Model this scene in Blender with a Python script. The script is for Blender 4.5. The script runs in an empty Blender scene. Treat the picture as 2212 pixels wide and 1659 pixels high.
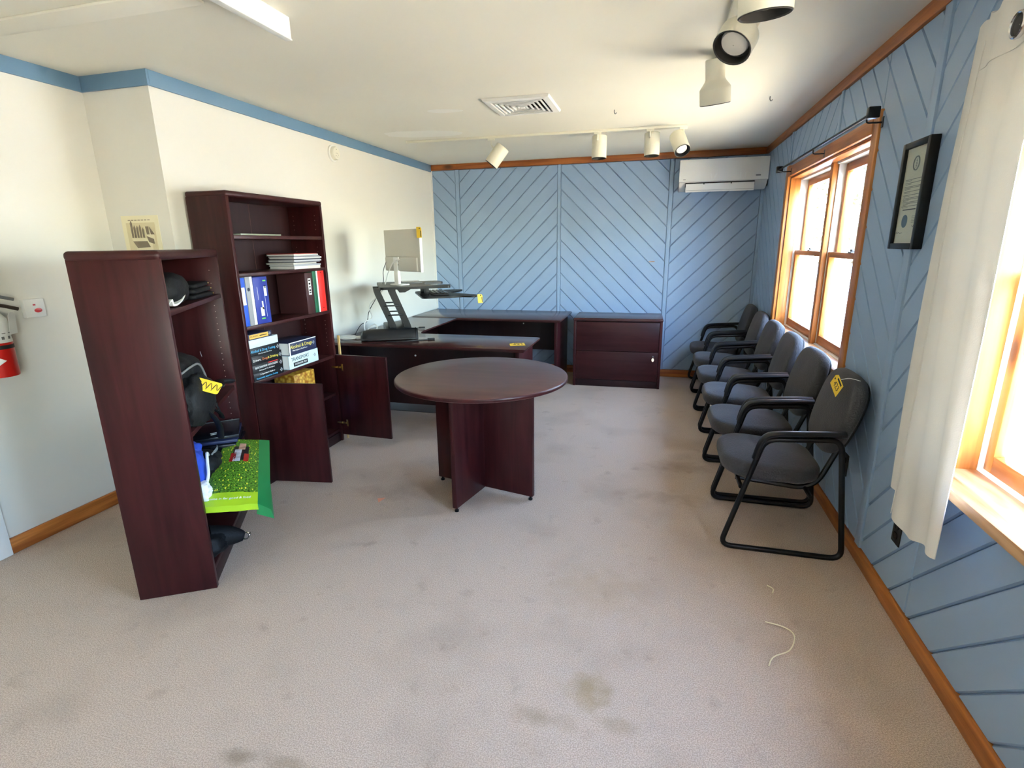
import bpy, bmesh, math, random
from mathutils import Vector, Matrix, Euler, noise
random.seed(7)
PI = math.pi
S = bpy.context.scene
C = S.collection

# ---------------------------------------------------------------- camera
F_PX, PITCH, YAW, ROLL, EYE = 1140.91, .258, -.2665, -.0127, 1.5157
def cam_axes():
    f = Vector((math.sin(YAW)*math.cos(PITCH), math.cos(YAW)*math.cos(PITCH), -math.sin(PITCH)))
    r = Vector((math.cos(YAW), -math.sin(YAW), 0)); u = r.cross(f)
    return math.cos(ROLL)*r+math.sin(ROLL)*u, -math.sin(ROLL)*r+math.cos(ROLL)*u, f
cr, cu, cf = cam_axes()
cd = bpy.data.cameras.new('camera'); cam = bpy.data.objects.new('camera', cd); C.objects.link(cam)
cd.sensor_width = 36; cd.lens = F_PX/2212*36; cd.clip_start = .02; cd.clip_end = 300
m = Matrix.Identity(4)
for i in range(3):
    m[i][0], m[i][1], m[i][2] = cr[i], cu[i], -cf[i]
m[2][3] = EYE
cam.matrix_world = m
S.camera = cam

# ---------------------------------------------------------------- sky, sun, exposure
W = bpy.data.worlds.new('sky'); S.world = W; W.use_nodes = True
wn = W.node_tree.nodes; wl = W.node_tree.links
bg = wn['Background']; sky = wn.new('ShaderNodeTexSky'); sky.sky_type = 'NISHITA'
sky.sun_disc = False; sky.sun_elevation = math.radians(48); sky.sun_rotation = math.radians(200)
sky.air_density = 1.0; sky.dust_density = .8; sky.ozone_density = 1.0
wl.new(sky.outputs[0], bg.inputs[0]); bg.inputs[1].default_value = 1.5
sd = bpy.data.lights.new('sun', 'SUN'); sun = bpy.data.objects.new('sun', sd); C.objects.link(sun)
sd.energy = 14.0; sd.angle = math.radians(.6); sd.color = (1, .90, .74)
# the sun stands behind the building's far left corner: it lights the yard, not the room
sun_dir = Vector((.30, .62, -.80)).normalized()
sun.rotation_euler = sun_dir.to_track_quat('-Z', 'Y').to_euler()
sun.location = (-8, -14, 18)
S.view_settings.view_transform = 'Standard'; S.view_settings.look = 'None'
S.view_settings.gamma = 1.0; S.view_settings.use_curve_mapping = False
S.view_settings.exposure = 2.58
S.cycles.use_denoising = True
S.cycles.use_adaptive_sampling = True; S.cycles.adaptive_threshold = .12
S.cycles.max_bounces = 9; S.cycles.diffuse_bounces = 5; S.cycles.glossy_bounces = 3
S.cycles.transparent_max_bounces = 12
S.cycles.sample_clamp_indirect = 8.0

def portal(loc, rot, sx, sy):
    l = bpy.data.lights.new('window_portal', 'AREA'); l.shape = 'RECTANGLE'; l.size = sx; l.size_y = sy
    l.cycles.is_portal = True
    o = bpy.data.objects.new('window_portal', l); C.objects.link(o); o.location = loc; o.rotation_euler = rot

# ---------------------------------------------------------------- helpers
def lin(c):
    return tuple(((x/12.92) if x <= .04045 else ((x+.055)/1.055)**2.4) for x in [v/255. for v in c])
MATS = {}
def mat(name, rgb, rough=.6, metal=0, var=0, vscale=4, grain=None, gaxis=0, gscale=3, gratio=14, bump=0, bscale=60,
        spec=.5, knots=None, trans=0, coat=0, sheen=0, emit=0, stretch=None, srgb=True):
    M = bpy.data.materials.new(name); M.use_nodes = True
    nt = M.node_tree; N = nt.nodes; L = nt.links; P = N['Principled BSDF']
    col = lin(rgb) if srgb else rgb
    P.inputs['Base Color'].default_value = (*col, 1); P.inputs['Roughness'].default_value = rough
    P.inputs['Metallic'].default_value = metal; P.inputs['Specular IOR Level'].default_value = spec
    P.inputs['Coat Weight'].default_value = coat; P.inputs['Coat Roughness'].default_value = .15
    P.inputs['Sheen Weight'].default_value = sheen
    P.inputs['Transmission Weight'].default_value = trans
    if emit:
        P.inputs['Emission Color'].default_value = (*col, 1); P.inputs['Emission Strength'].default_value = emit
    tc = N.new('ShaderNodeTexCoord'); cur = None
    def rgbn(c):
        n = N.new('ShaderNodeRGB'); n.outputs[0].default_value = (*c, 1); return n.outputs[0]
    def mix(a, b, fac, mode='MIX'):
        x = N.new('ShaderNodeMix'); x.data_type = 'RGBA'; x.blend_type = mode
        L.new(a, x.inputs[6]); L.new(b, x.inputs[7])
        if isinstance(fac, float): x.inputs[0].default_value = fac
        else: L.new(fac, x.inputs[0])
        return x.outputs[2]
    def ramp(src, p0, p1, v0=0, v1=1):
        r = N.new('ShaderNodeMapRange'); r.inputs[1].default_value = p0; r.inputs[2].default_value = p1
        r.inputs[3].default_value = v0; r.inputs[4].default_value = v1; L.new(src, r.inputs[0]); return r.outputs[0]
    def nz(scale, detail=4, vec=None, dist=0):
        n = N.new('ShaderNodeTexNoise'); n.inputs['Scale'].default_value = scale; n.inputs['Detail'].default_value = detail
        n.inputs['Distortion'].default_value = dist
        L.new(vec or tc.outputs['Object'], n.inputs['Vector']); return n.outputs[0]
    M['_h'] = 1
    if grain or var or knots:
        cur = rgbn(col)
    if grain:
        mp = N.new('ShaderNodeMapping'); s = [gscale*gratio]*3; s[gaxis] = gscale; mp.inputs['Scale'].default_value = s
        L.new(tc.outputs['Object'], mp.inputs[0])
        g = nz(1.0, 3, mp.outputs[0], .6)
        cur = mix(cur, rgbn(lin(grain)), ramp(g, .35, .68))
    if var:
        v = nz(vscale, 2); lo = rgbn((1-var,)*3); hi = rgbn((1+var*.6,)*3)
        cur = mix(cur, mix(lo, hi, ramp(v, .3, .7)), 1.0, 'MULTIPLY')
    if knots:
        vo = N.new('ShaderNodeTexVoronoi'); vo.inputs['Scale'].default_value = knots
        mp = N.new('ShaderNodeMapping'); s = [1.9]*3; s[gaxis] = .8; mp.inputs['Scale'].default_value = s
        L.new(tc.outputs['Object'], mp.inputs[0]); L.new(mp.outputs[0], vo.inputs['Vector'])
        cur = mix(cur, rgbn(lin((70, 35, 14))), ramp(vo.outputs['Distance'], .03, .09, .85, 0))
    if cur is not None: L.new(cur, P.inputs['Base Color'])
    if bump:
        b = N.new('ShaderNodeBump'); b.inputs['Strength'].default_value = bump; b.inputs['Distance'].default_value = .004
        vec = None
        if stretch:
            mp = N.new('ShaderNodeMapping'); mp.inputs['Scale'].default_value = stretch
            L.new(tc.outputs['Object'], mp.inputs[0]); vec = mp.outputs[0]
        L.new(nz(bscale, 1, vec), b.inputs['Height']); L.new(b.outputs[0], P.inputs['Normal'])
    MATS[name] = M
    return M

def box(bm, c, s, bev=0, M=None, seg=2, rz=0):
    r = bmesh.ops.create_cube(bm, size=1); vs = r['verts']
    bmesh.ops.scale(bm, vec=s, verts=vs)
    if bev:
        es = list({e for v in vs for e in v.link_edges})
        r2 = bmesh.ops.bevel(bm, geom=es, offset=bev, segments=seg, profile=.5, affect='EDGES')
        vs = list({v for f in r2['faces'] for v in f.verts} | {v for v in vs if v.is_valid})
    T = Matrix.Translation(c)
    if rz: T = T @ Matrix.Rotation(rz, 4, 'Z')
    if M is not None: T = M @ T
    bmesh.ops.transform(bm, matrix=T, verts=vs)
    return vs

def bx(bm, x0, x1, y0, y1, z0, z1, bev=0, M=None, seg=2):
    return box(bm, ((x0+x1)/2, (y0+y1)/2, (z0+z1)/2), (abs(x1-x0), abs(y1-y0), abs(z1-z0)), bev, M, seg)

def ringloft(bm, rings, cap=True, closed=True):
    R = [[bm.verts.new(p) for p in ring] for ring in rings]
    n = len(R[0])
    for a, b in zip(R, R[1:]):
        for i in range(n if closed else n-1):
            j = (i+1) % n
            bm.faces.new((a[i], a[j], b[j], b[i]))
    if cap and closed:
        bm.faces.new(list(reversed(R[0]))); bm.faces.new(R[-1])
    return R

def smooth_path(pts, per=6, closed=False):
    P = [Vector(p) for p in pts]; out = []; n = len(P)
    for i in range(n if closed else n-1):
        p0 = P[i-1] if (i or closed) else P[0]; p1 = P[i]; p2 = P[(i+1) % n]
        p3 = P[(i+2) % n] if (i+2 < n or closed) else P[-1]
        for k in range(per):
            t = k/per
            out.append(.5*((2*p1)+(p2-p0)*t+(2*p0-5*p1+4*p2-p3)*t*t+(3*p1-p0-3*p2+p3)*t**3))
    if not closed: out.append(P[-1])
    return out

def fillet(pts, r, seg=5, closed=False):
    P = [Vector(p) for p in pts]; out = []; n = len(P)
    for i in range(n):
        if not closed and i in (0, n-1): out.append(P[i]); continue
        a, b, c = P[i-1], P[i], P[(i+1) % n]
        d1 = (a-b); d2 = (c-b); l = min(r, d1.length*.48, d2.length*.48)
        p1 = b+d1.normalized()*l; p2 = b+d2.normalized()*l
        for k in range(seg+1):
            t = k/seg; out.append((1-t)**2*p1+2*t*(1-t)*b+t*t*p2)
    return out

def tube(bm, pts, r, n=10, closed=False, sx=1, sy=1, up=None):
    P = [Vector(p) for p in pts]; rings = []; N = len(P)
    t0 = (P[1]-P[0]).normalized()
    ref = Vector(up) if up else (Vector((0, 0, 1)) if abs(t0.z) < .9 else Vector((1, 0, 0)))
    u = (ref-t0*ref.dot(t0)).normalized()
    for i, p in enumerate(P):
        if closed: t = (P[(i+1) % N]-P[i-1]).normalized()
        elif i == 0: t = t0
        elif i == N-1: t = (P[-1]-P[-2]).normalized()
        else: t = (P[i+1]-P[i-1]).normalized()
        u = (u-t*u.dot(t)); u = u.normalized() if u.length > 1e-6 else Vector((1, 0, 0)); v = t.cross(u)
        rr = r[i] if isinstance(r, (list, tuple)) else r
        rings.append([p+u*math.cos(2*PI*k/n)*rr*sx+v*math.sin(2*PI*k/n)*rr*sy for k in range(n)])
    if closed:
        R = [[bm.verts.new(p) for p in g] for g in rings]
        for a, b in zip(R, R[1:]+R[:1]):
            for i in range(n): j = (i+1) % n; bm.faces.new((a[i], a[j], b[j], b[i]))
    else: ringloft(bm, rings)

def lathe(bm, prof, n=28, M=None, cap=True):
    M = M or Matrix.Identity(4)
    ringloft(bm, [[M @ Vector((max(r, 1e-4)*math.cos(2*PI*k/n), max(r, 1e-4)*math.sin(2*PI*k/n), z)) for k in range(n)] for r, z in prof], cap)

def prism(bm, pts, z0, z1, M=None):
    M = M or Matrix.Identity(4)
    ringloft(bm, [[M @ Vector((x, y, z0)) for x, y in pts], [M @ Vector((x, y, z1)) for x, y in pts]])

def pad(bm, pts, thick, r, dome=0, M=None, seg=4, domeseg=3):
    """cushion: rounded edge all round, domed upper face; outline pts in xy, z from 0 to thick"""
    M = M or Matrix.Identity(4); n = len(pts)
    cx = sum(p[0] for p in pts)/n; cy = sum(p[1] for p in pts)/n
    rings = []
    def ring(ins, z):
        o = []
        for x, y in pts:
            d = math.hypot(x-cx, y-cy); k = max(0, d-ins)/d if d else 0
            o.append(M @ Vector((cx+(x-cx)*k, cy+(y-cy)*k, z)))
        return o
    r = min(r, thick/2)
    for k in range(seg+1):
        a = PI/2*k/seg; rings.append(ring(r*(1-math.sin(a)), r*(1-math.cos(a))))
    for k in range(seg+1):
        a = PI/2*k/seg; rings.append(ring(r*(1-math.cos(a)), thick-r+r*math.sin(a)))
    rad = min(math.hypot(x-cx, y-cy) for x, y in pts)
    if dome:
        for k in range(1, domeseg+1):
            t = k/(domeseg+.6); rings.append(ring(r+(rad-r)*t, thick+dome*(1-(1-t)**2)))
    ringloft(bm, rings)

def rrect(w, d, r, seg=5, cx=0, cy=0):
    o = []
    for sx, sy, a0 in ((1, 1, 0), (-1, 1, 90), (-1, -1, 180), (1, -1, 270)):
        for k in range(seg+1):
            a = math.radians(a0+90*k/seg)
            o.append((cx+sx*(w/2-r)+r*math.cos(a), cy+sy*(d/2-r)+r*math.sin(a)))
    return o

def blob(bm, c, s, seed=0, amp=.12, freq=2.5, p=3.0, sub=4, M=None, flat=False):
    r = bmesh.ops.create_icosphere(bm, subdivisions=sub, radius=1)
    off = Vector((seed*3.1, seed*1.7, seed*.9))
    for v in r['verts']:
        d = v.co.normalized(); k = (abs(d.x)**p+abs(d.y)**p+abs(d.z)**p)**(-1/p)
        q = d*k; q = q*(1+amp*noise.noise(q*freq+off)+amp*.5*noise.noise(q*freq*2.7+off))
        v.co = Vector((q.x*s[0]/2, q.y*s[1]/2, q.z*s[2]/2))
        if flat: v.co.z = max(v.co.z, -s[2]*.42)
    T = Matrix.Translation(c)
    if M is not None: T = M @ T
    bmesh.ops.transform(bm, matrix=T, verts=r['verts'])

def ob(name, bm, material, parent=None, smooth=True, ang=38, **props):
    me = bpy.data.meshes.new(name); bmesh.ops.recalc_face_normals(bm, faces=bm.faces); bm.to_mesh(me); bm.free()
    if smooth:
        for p in me.polygons: p.use_smooth = True
        me.set_sharp_from_angle(angle=math.radians(ang))
    me.materials.append(material)
    o = bpy.data.objects.new(name, me); C.objects.link(o)
    if parent: o.parent = parent
    for k, v in props.items(): o[k] = v
    return o
def B(): return bmesh.new()
def qbox(name, lims, material, parent=None, bev=.002, **props):
    bm = B(); bx(bm, *lims, bev=bev); return ob(name, bm, material, parent, **props)
def thing(name, label, cat, loc=(0, 0, 0), rz=0, group=None):
    o = bpy.data.objects.new(name, None); C.objects.link(o); o.empty_display_size = .1
    o.location = loc; o.rotation_euler = (0, 0, rz); o['label'] = label; o['category'] = cat
    if group: o['group'] = group
    return o
def tag(o, label, cat, group=None):
    o['label'] = label; o['category'] = cat
    if group: o['group'] = group
    return o
def struct(o): o['kind'] = 'structure'; return o
def dup(root, loc, rz=None, label=None):
    r = root.copy(); C.objects.link(r); r.location = loc
    if rz is not None: r.rotation_euler = (0, 0, rz)
    if label: r['label'] = label
    for ch in list(root.children):
        c = ch.copy(); C.objects.link(c); c.parent = r
        for g in ch.children:
            d = g.copy(); C.objects.link(d); d.parent = c
    return r
def frame(o, x, y, z=None):
    """matrix with origin o, axes x and y (right-handed)"""
    x = Vector(x).normalized(); y = Vector(y); y = (y-x*y.dot(x)).normalized(); z = x.cross(y)
    M = Matrix.Identity(4)
    for i in range(3): M[i][0], M[i][1], M[i][2], M[i][3] = x[i], y[i], z[i], o[i]
    return M
def text(name, s, size, M, material, parent, align='CENTER', depth=.0004, sx=1):
    cu_ = bpy.data.curves.new(name, 'FONT'); cu_.body = s; cu_.size = size; cu_.align_x = align; cu_.align_y = 'CENTER'
    cu_.extrude = depth; cu_.resolution_u = 2
    t = bpy.data.objects.new(name, cu_); C.objects.link(t)
    me = bpy.data.meshes.new_from_object(t); C.objects.unlink(t); bpy.data.objects.remove(t)
    me.transform(M @ Matrix.Diagonal((sx, 1, 1, 1))); me.materials.clear(); me.materials.append(material)
    o = bpy.data.objects.new(name, me); C.objects.link(o); o.parent = parent
    return o

# ---------------------------------------------------------------- dimensions (metres)
XL, XR, YB, H = -2.686, 1.0256, 6.2747, 2.44      # left wall, right wall, back wall, ceiling
XA, YJ = -3.15, 2.526                              # alcove wall, jog
YF = -2.7                                          # wall behind the photographer

# ---------------------------------------------------------------- materials
blue = mat('blue_paint', (150, 174, 201), .42, var=.05, vscale=2)
bluetrim = mat('blue_trim_paint', (105, 138, 165), .5)
white = mat('white_wall_paint', (225, 222, 213), .75, var=.015, vscale=1.5)
ceilm = mat('ceiling_paint', (230, 226, 213), .85, var=.035, vscale=1.1)
whitetrim = mat('white_trim_paint', (232, 232, 228), .45)
pine = mat('stained_pine', (196, 122, 56), .4, grain=(150, 82, 32), gaxis=1, gscale=2.2, gratio=16, knots=1.3)
pinez = mat('stained_pine_upright', (200, 128, 62), .4, grain=(158, 92, 40), gaxis=2, gscale=2.2, gratio=16, knots=1.3)
pinex = mat('stained_pine_across', (176, 104, 46), .4, grain=(130, 68, 26), gaxis=0, gscale=2.2, gratio=16, knots=1.3)
sillm = mat('worn_pine_sill', (214, 170, 124), .45, grain=(150, 90, 44), gaxis=1, gscale=2.0, gratio=11, knots=2.2)
mahog = mat('mahogany_laminate', (66, 26, 27), .34, grain=(46, 15, 17), gaxis=2, gscale=1.6, gratio=12, var=.10, vscale=2.5, spec=.26)
mahogx = mat('mahogany_laminate_across', (62, 29, 28), .36, grain=(48, 18, 19), gaxis=0, gscale=1.6, gratio=12, var=.08, vscale=2.5, spec=.28)
mahogt = mat('mahogany_top', (74, 42, 40), .22, grain=(58, 30, 30), gaxis=0, gscale=1.2, gratio=10, var=.06, spec=.6)
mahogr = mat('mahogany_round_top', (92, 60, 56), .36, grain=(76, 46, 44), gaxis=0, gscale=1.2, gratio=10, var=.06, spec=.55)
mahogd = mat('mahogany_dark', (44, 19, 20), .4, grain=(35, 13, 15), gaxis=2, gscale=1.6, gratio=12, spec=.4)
black = mat('black_plastic', (9, 9, 10), .4, spec=.32)
blackm = mat('black_painted_steel', (9, 9, 11), .35, spec=.35)
blackg = mat('black_gloss', (12, 12, 14), .18)
leather = mat('black_leatherette', (26, 27, 30), .34, bump=.12, bscale=180)
nylon = mat('black_nylon', (11, 11, 14), .65, bump=.3, bscale=120, spec=.3)
fabric = mat('charcoal_fabric', (60, 58, 60), .85, var=.12, vscale=90, bump=.7, bscale=150, sheen=.1)
armpad = mat('black_armrest', (20, 21, 23), .28)
cream = mat('cream_enamel', (228, 224, 206), .4)
whitep = mat('white_plastic', (232, 231, 226), .35)
greyp = mat('grey_plastic', (120, 120, 120), .5)
chrome = mat('chrome', (215, 215, 218), .16, metal=1)
brass = mat('brass_hinge', (205, 175, 110), .3, metal=1)
paper = mat('white_paper', (228, 228, 226), .8)
offpaper = mat('cream_paper', (236, 228, 196), .8)
tagy = mat('yellow_tag', (245, 205, 55), .55)
ink = mat('black_ink', (28, 28, 30), .7)
greyink = mat('grey_ink', (120, 118, 112), .8)
screwm = mat('white_screw_cap', (225, 225, 220), .5)
pinm = mat('pin_hole_sleeve', (168, 140, 130), .5)
curtainm = mat('white_curtain_cotton', (236, 232, 224), .9, bump=.12, bscale=300, var=.03)
_n = curtainm.node_tree.nodes; _l = curtainm.node_tree.links
_tr = _n.new('ShaderNodeBsdfTranslucent'); _tr.inputs[0].default_value = (.9, .88, .84, 1); _mx = _n.new('ShaderNodeMixShader'); _mx.inputs[0].default_value = .10
_l.new(_n['Principled BSDF'].outputs[0], _mx.inputs[1]); _l.new(_tr.outputs[0], _mx.inputs[2]); _l.new(_mx.outputs[0], _n['Material Output'].inputs[0])
glass = bpy.data.materials.new('window_glass'); glass.use_nodes = True
_n = glass.node_tree.nodes; _l = glass.node_tree.links; _n.remove(_n['Principled BSDF'])
_t = _n.new('ShaderNodeBsdfTransparent'); _g = _n.new('ShaderNodeBsdfGlossy'); _g.inputs['Roughness'].default_value = .02
_f = _n.new('ShaderNodeFresnel'); _f.inputs[0].default_value = 1.25; _x = _n.new('ShaderNodeMixShader')
_t.inputs[0].default_value = (.93, .95, .94, 1)
_gm = _n.new('ShaderNodeNewGeometry'); _iv = _n.new('ShaderNodeMath'); _iv.operation = 'SUBTRACT'; _iv.inputs[0].default_value = 1.0
_l.new(_gm.outputs['Backfacing'], _iv.inputs[1]); _mu = _n.new('ShaderNodeMath'); _mu.operation = 'MULTIPLY'
_l.new(_f.outputs[0], _mu.inputs[0]); _l.new(_iv.outputs[0], _mu.inputs[1])
_l.new(_mu.outputs[0], _x.inputs[0]); _l.new(_t.outputs[0], _x.inputs[1]); _l.new(_g.outputs[0], _x.inputs[2])
_l.new(_x.outputs[0], _n['Material Output'].inputs[0])

# carpet with its stains (positions in the floor's own metres)
carpet = mat('taupe_carpet', (168, 150, 136), .95, bump=.75, bscale=260, spec=.1)
def carpet_nodes():
    nt = carpet.node_tree; N = nt.nodes; L = nt.links; P = N['Principled BSDF']
    tc = next(n for n in N if n.type == 'TEX_COORD')
    def noise_(s, d=3):
        n = N.new('ShaderNodeTexNoise'); n.inputs['Scale'].default_value = s; n.inputs['Detail'].default_value = d
        L.new(tc.outputs['Object'], n.inputs['Vector']); return n.outputs[0]
    def rng(src, a, b, c, d):
        r = N.new('ShaderNodeMapRange'); 
        for i, v in enumerate((a, b, c, d)): r.inputs[i+1].default_value = v
        L.new(src, r.inputs[0]); return r.outputs[0]
    def mixc(a, b, f):
        x = N.new('ShaderNodeMix'); x.data_type = 'RGBA'; L.new(a, x.inputs[6]); L.new(f, x.inputs[0])
        if isinstance(b, tuple): x.inputs[7].default_value = (*b, 1)
        else: L.new(b, x.inputs[7])
        return x.outputs[2]
    blot = noise_(14, 3)
    base = N.new('ShaderNodeRGB'); base.outputs[0].default_value = (*lin((178, 158, 142)), 1)
    c = mixc(base.outputs[0], lin((212, 192, 174)), rng(noise_(230, 2), .38, .62, 0, 1))
    c = mixc(c, lin((150, 134, 120)), rng(noise_(2.2, 3), .5, .78, 0, .45))
    c = mixc(c, lin((140, 122, 106)), rng(noise_(9, 3), .62, .78, 0, .35))
    for (x, y, rx, ry, col, k) in ((-.15, 1.53, .10, .10, (156, 134, 96), .6), (-.30, 1.38, .16, .045, (142, 124, 98), .45),
                                   (-.05, 1.42, .10, .04, (150, 132, 104), .35), (-1.17, 1.01, .07, .04, (128, 112, 92), .55),
                                   (-1.0, 1.03, .13, .04, (140, 122, 100), .45), (.1, 3.1, .4, .12, (160, 140, 118), .4),
                                   (.25, 3.6, .30, .12, (150, 130, 110), .4), (-1.6, 2.75, .3, .12, (150, 130, 114), .35),
                                   (-2.75, 2.05, .10, .03, (96, 76, 56), .8), (-.2, 2.1, .3, .25, (176, 152, 120), .3)):
        mp = N.new('ShaderNodeMapping'); mp.vector_type = 'POINT'
        mp.inputs['Scale'].default_value = (1/rx, 1/ry, 0); mp.inputs['Location'].default_value = (-x/rx, -y/ry, 0)
        L.new(tc.outputs['Object'], mp.inputs[0])
        ln = N.new('ShaderNodeVectorMath'); ln.operation = 'LENGTH'; L.new(mp.outputs[0], ln.inputs[0])
        ad = N.new('ShaderNodeMath'); ad.operation = 'MULTIPLY_ADD'; L.new(blot, ad.inputs[0])
        ad.inputs[1].default_value = 1.6; L.new(ln.outputs['Value'], ad.inputs[2])
        c = mixc(c, lin(col), rng(ad.outputs[0], 1.0, 1.75, k, 0))
    L.new(c, P.inputs['Base Color'])
carpet_nodes()

# ---------------------------------------------------------------- room shell
T_ = .2
struct(qbox('floor', (XA-T_, XR+T_, YF-T_, YB+T_, -.12, 0), carpet, bev=0))
ceil = struct(qbox('ceiling', (XA-T_, XR+T_, YF-T_, YB+T_, H, H+.15), ceilm, bev=0))
struct(qbox('wall_left', (XA-T_, XL, YJ, YB+T_, 0, H), white, bev=0))
struct(qbox('wall_left_alcove', (XA-T_, XA, YF-T_, YJ, 0, H), white, bev=0))
wb = struct(qbox('wall_back', (XL, XR+T_, YB, YB+T_, 0, H), blue, bev=0))
# wall behind the photographer
struct(qbox('wall_front', (XA, XR+T_, YF-T_, YF, 0, H), white, bev=0))
# right wall with its window openings, the last one added (y0, y1, z0, z1)
WIN1 = (3.265, 5.115, .80, 2.03)
WIN2 = (.50, 2.06, .74, 2.03)
WIN_ADDED = (-2.5, -1.0, .77, 2.03)  # unseen opening behind the camera, added to brighten the near room
bm = B()
ys = [YF, WIN_ADDED[0], WIN_ADDED[1], WIN2[0], WIN2[1], WIN1[0], WIN1[1], YB]
for i in range(7):
    if i % 2 == 0: bx(bm, XR, XR+T_, ys[i], ys[i+1], 0, H)
for w in (WIN1, WIN2, WIN_ADDED):
    bx(bm, XR, XR+T_, w[0], w[1], 0, w[2]); bx(bm, XR, XR+T_, w[0], w[1], w[3], H)
wr = struct(ob('wall_right', bm, blue))

# diagonal boards, one object each
def clip(poly, a, b, c):
    out = []
    for i in range(len(poly)):
        p, q = poly[i], poly[(i+1) % len(poly)]
        dp = a*p[0]+b*p[1]-c; dq = a*q[0]+b*q[1]-c
        if dp >= 0: out.append(p)
        if dp*dq < 0:
            t = dp/(dp-dq); out.append((p[0]+(q[0]-p[0])*t, p[1]+(q[1]-p[1])*t))
    return out
def inset(poly, d):
    A = sum(poly[i-1][0]*poly[i][1]-poly[i][0]*poly[i-1][1] for i in range(len(poly)))
    if A < 0: poly = poly[::-1]
    out = list(poly)
    for i in range(len(poly)):
        p, q = poly[i], poly[(i+1) % len(poly)]
        ex, ey = q[0]-p[0], q[1]-p[1]; l = math.hypot(ex, ey)
        if l < 1e-5: continue
        nx, ny = -ey/l, ex/l
        out = clip(out, nx, ny, nx*p[0]+ny*p[1]+d)
        if len(out) < 3: return None
    return out
def area(p): return abs(sum(p[i-1][0]*p[i][1]-p[i][0]*p[i-1][1] for i in range(len(p))))/2
BT = .014
def boards(parent, rects, sgn, c0, sp, M):
    """boards run along z - sgn*a = const; a is the wall's horizontal axis"""
    for (a0, a1, z0, z1) in rects:
        lo = min(z-sgn*a for a in (a0, a1) for z in (z0, z1)); hi = max(z-sgn*a for a in (a0, a1) for z in (z0, z1))
        for k in range(math.floor((lo-c0)/sp), math.ceil((hi-c0)/sp)+1):
            p = [(a0, z0), (a1, z0), (a1, z1), (a0, z1)]
            p = clip(p, -sgn, 1, c0+k*sp)
            if len(p) < 3: continue
            p = clip(p, sgn, -1, -(c0+(k+1)*sp))
            if len(p) < 3 or area(p) < 1e-4: continue
            bot = inset(p, .0024)
            if not bot: continue
            n = len(bot); bm = B()
            cx = sum(q[0] for q in bot)/n; cz = sum(q[1] for q in bot)/n
            top = inset(bot, .0042)
            V0 = [bm.verts.new(M @ Vector((x, z, 0))) for x, z in bot]
            V1 = [bm.verts.new(M @ Vector((x, z, BT-.008))) for x, z in bot]
            for i in range(n): bm.faces.new((V0[i], V0[(i+1) % n], V1[(i+1) % n], V1[i]))
            if top and len(top) == n:
                # match the corner order of the inset ring to the outer ring
                top = [min(top, key=lambda t: (t[0]-x)**2+(t[1]-z)**2) for x, z in bot]
                V2 = [bm.verts.new(M @ Vector((x, z, BT))) for x, z in top]
                for i in range(n):
                    try: bm.faces.new((V1[i], V1[(i+1) % n], V2[(i+1) % n], V2[i]))
                    except ValueError: pass
                bm.faces.new(V2)
            else: bm.faces.new(V1)
            bm.faces.new(V0[::-1])
            bmesh.ops.remove_doubles(bm, verts=bm.verts, dist=1e-5)
            ob('board', bm, blue, parent, smooth=False)
MB_ = Matrix(((1, 0, 0, 0), (0, 0, -1, YB), (0, 1, 0, 0), (0, 0, 0, 1)))     # (x, z, depth into room)
MR_ = Matrix(((0, 0, -1, XR), (1, 0, 0, 0), (0, 1, 0, 0), (0, 0, 0, 1)))     # (y, z, depth into room)
ZT = H-.064
for a0, a1, s_, c0 in ((XL, -2.372, -1, -.708), (-2.326, -1.142, 1, 3.809), (-1.108, .070, -1, .268), (.111, .985, 1, .62)):
    boards(wb, [(a0, a1, .085, ZT)], s_, c0, .1855, MB_)
for a0, a1 in ((-2.372, -2.326), (-1.142, -1.108), (.070, .111), (.985, XR-.001)):
    bm = B(); bx(bm, a0, a1, YB-.020, YB, .085, ZT, bev=.004); ob('batten', bm, blue, wb)
CAS = .082
w1o = (WIN1[0]-CAS, WIN1[1]+CAS, WIN1[2]-.09, WIN1[3]+.10)
w2o = (WIN2[0]-CAS, WIN2[1]+.06, WIN2[2]-.05, WIN2[3]+.10)
boards(wr, [(2.665, w1o[0], .085, ZT), (w1o[0], 3.853, .085, w1o[2]), (w1o[0], 3.853, w1o[3], ZT)], 1, -1.414, .1815, MR_)
boards(wr, [(3.893, 5.107, .085, w1o[2]), (3.893, 5.107, w1o[3], ZT)], -1, 6.125, .1815, MR_)
boards(wr, [(5.143, w1o[1], .085, w1o[2]), (5.143, w1o[1], w1o[3], ZT), (w1o[1], YB-.02, .085, ZT)], 1, -2.87, .1815, MR_)
boards(wr, [(w2o[1], 2.605, .085, ZT), (1.40, w2o[1], .085, w2o[2]), (1.40, w2o[1], w2o[3], ZT)], -1, 2.73, .1835, MR_)
for a0, a1, z0, z1 in ((2.605, 2.665, .085, ZT), (3.853, 3.893, .085, w1o[2]), (3.853, 3.893, w1o[3], ZT),
                       (5.107, 5.143, .085, w1o[2]), (5.107, 5.143, w1o[3], ZT), (1.36, 1.40, .085, w2o[2])):
    bm = B(); bx(bm, XR-.022, XR, a0, a1, z0, z1, bev=.004); ob('batten', bm, blue, wr)

qbox('paint_chip', (-.10, -.04, YB-BT-.0006, YB-BT+.001, 1.309, 1.317), sillm, wb, 0)
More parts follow.
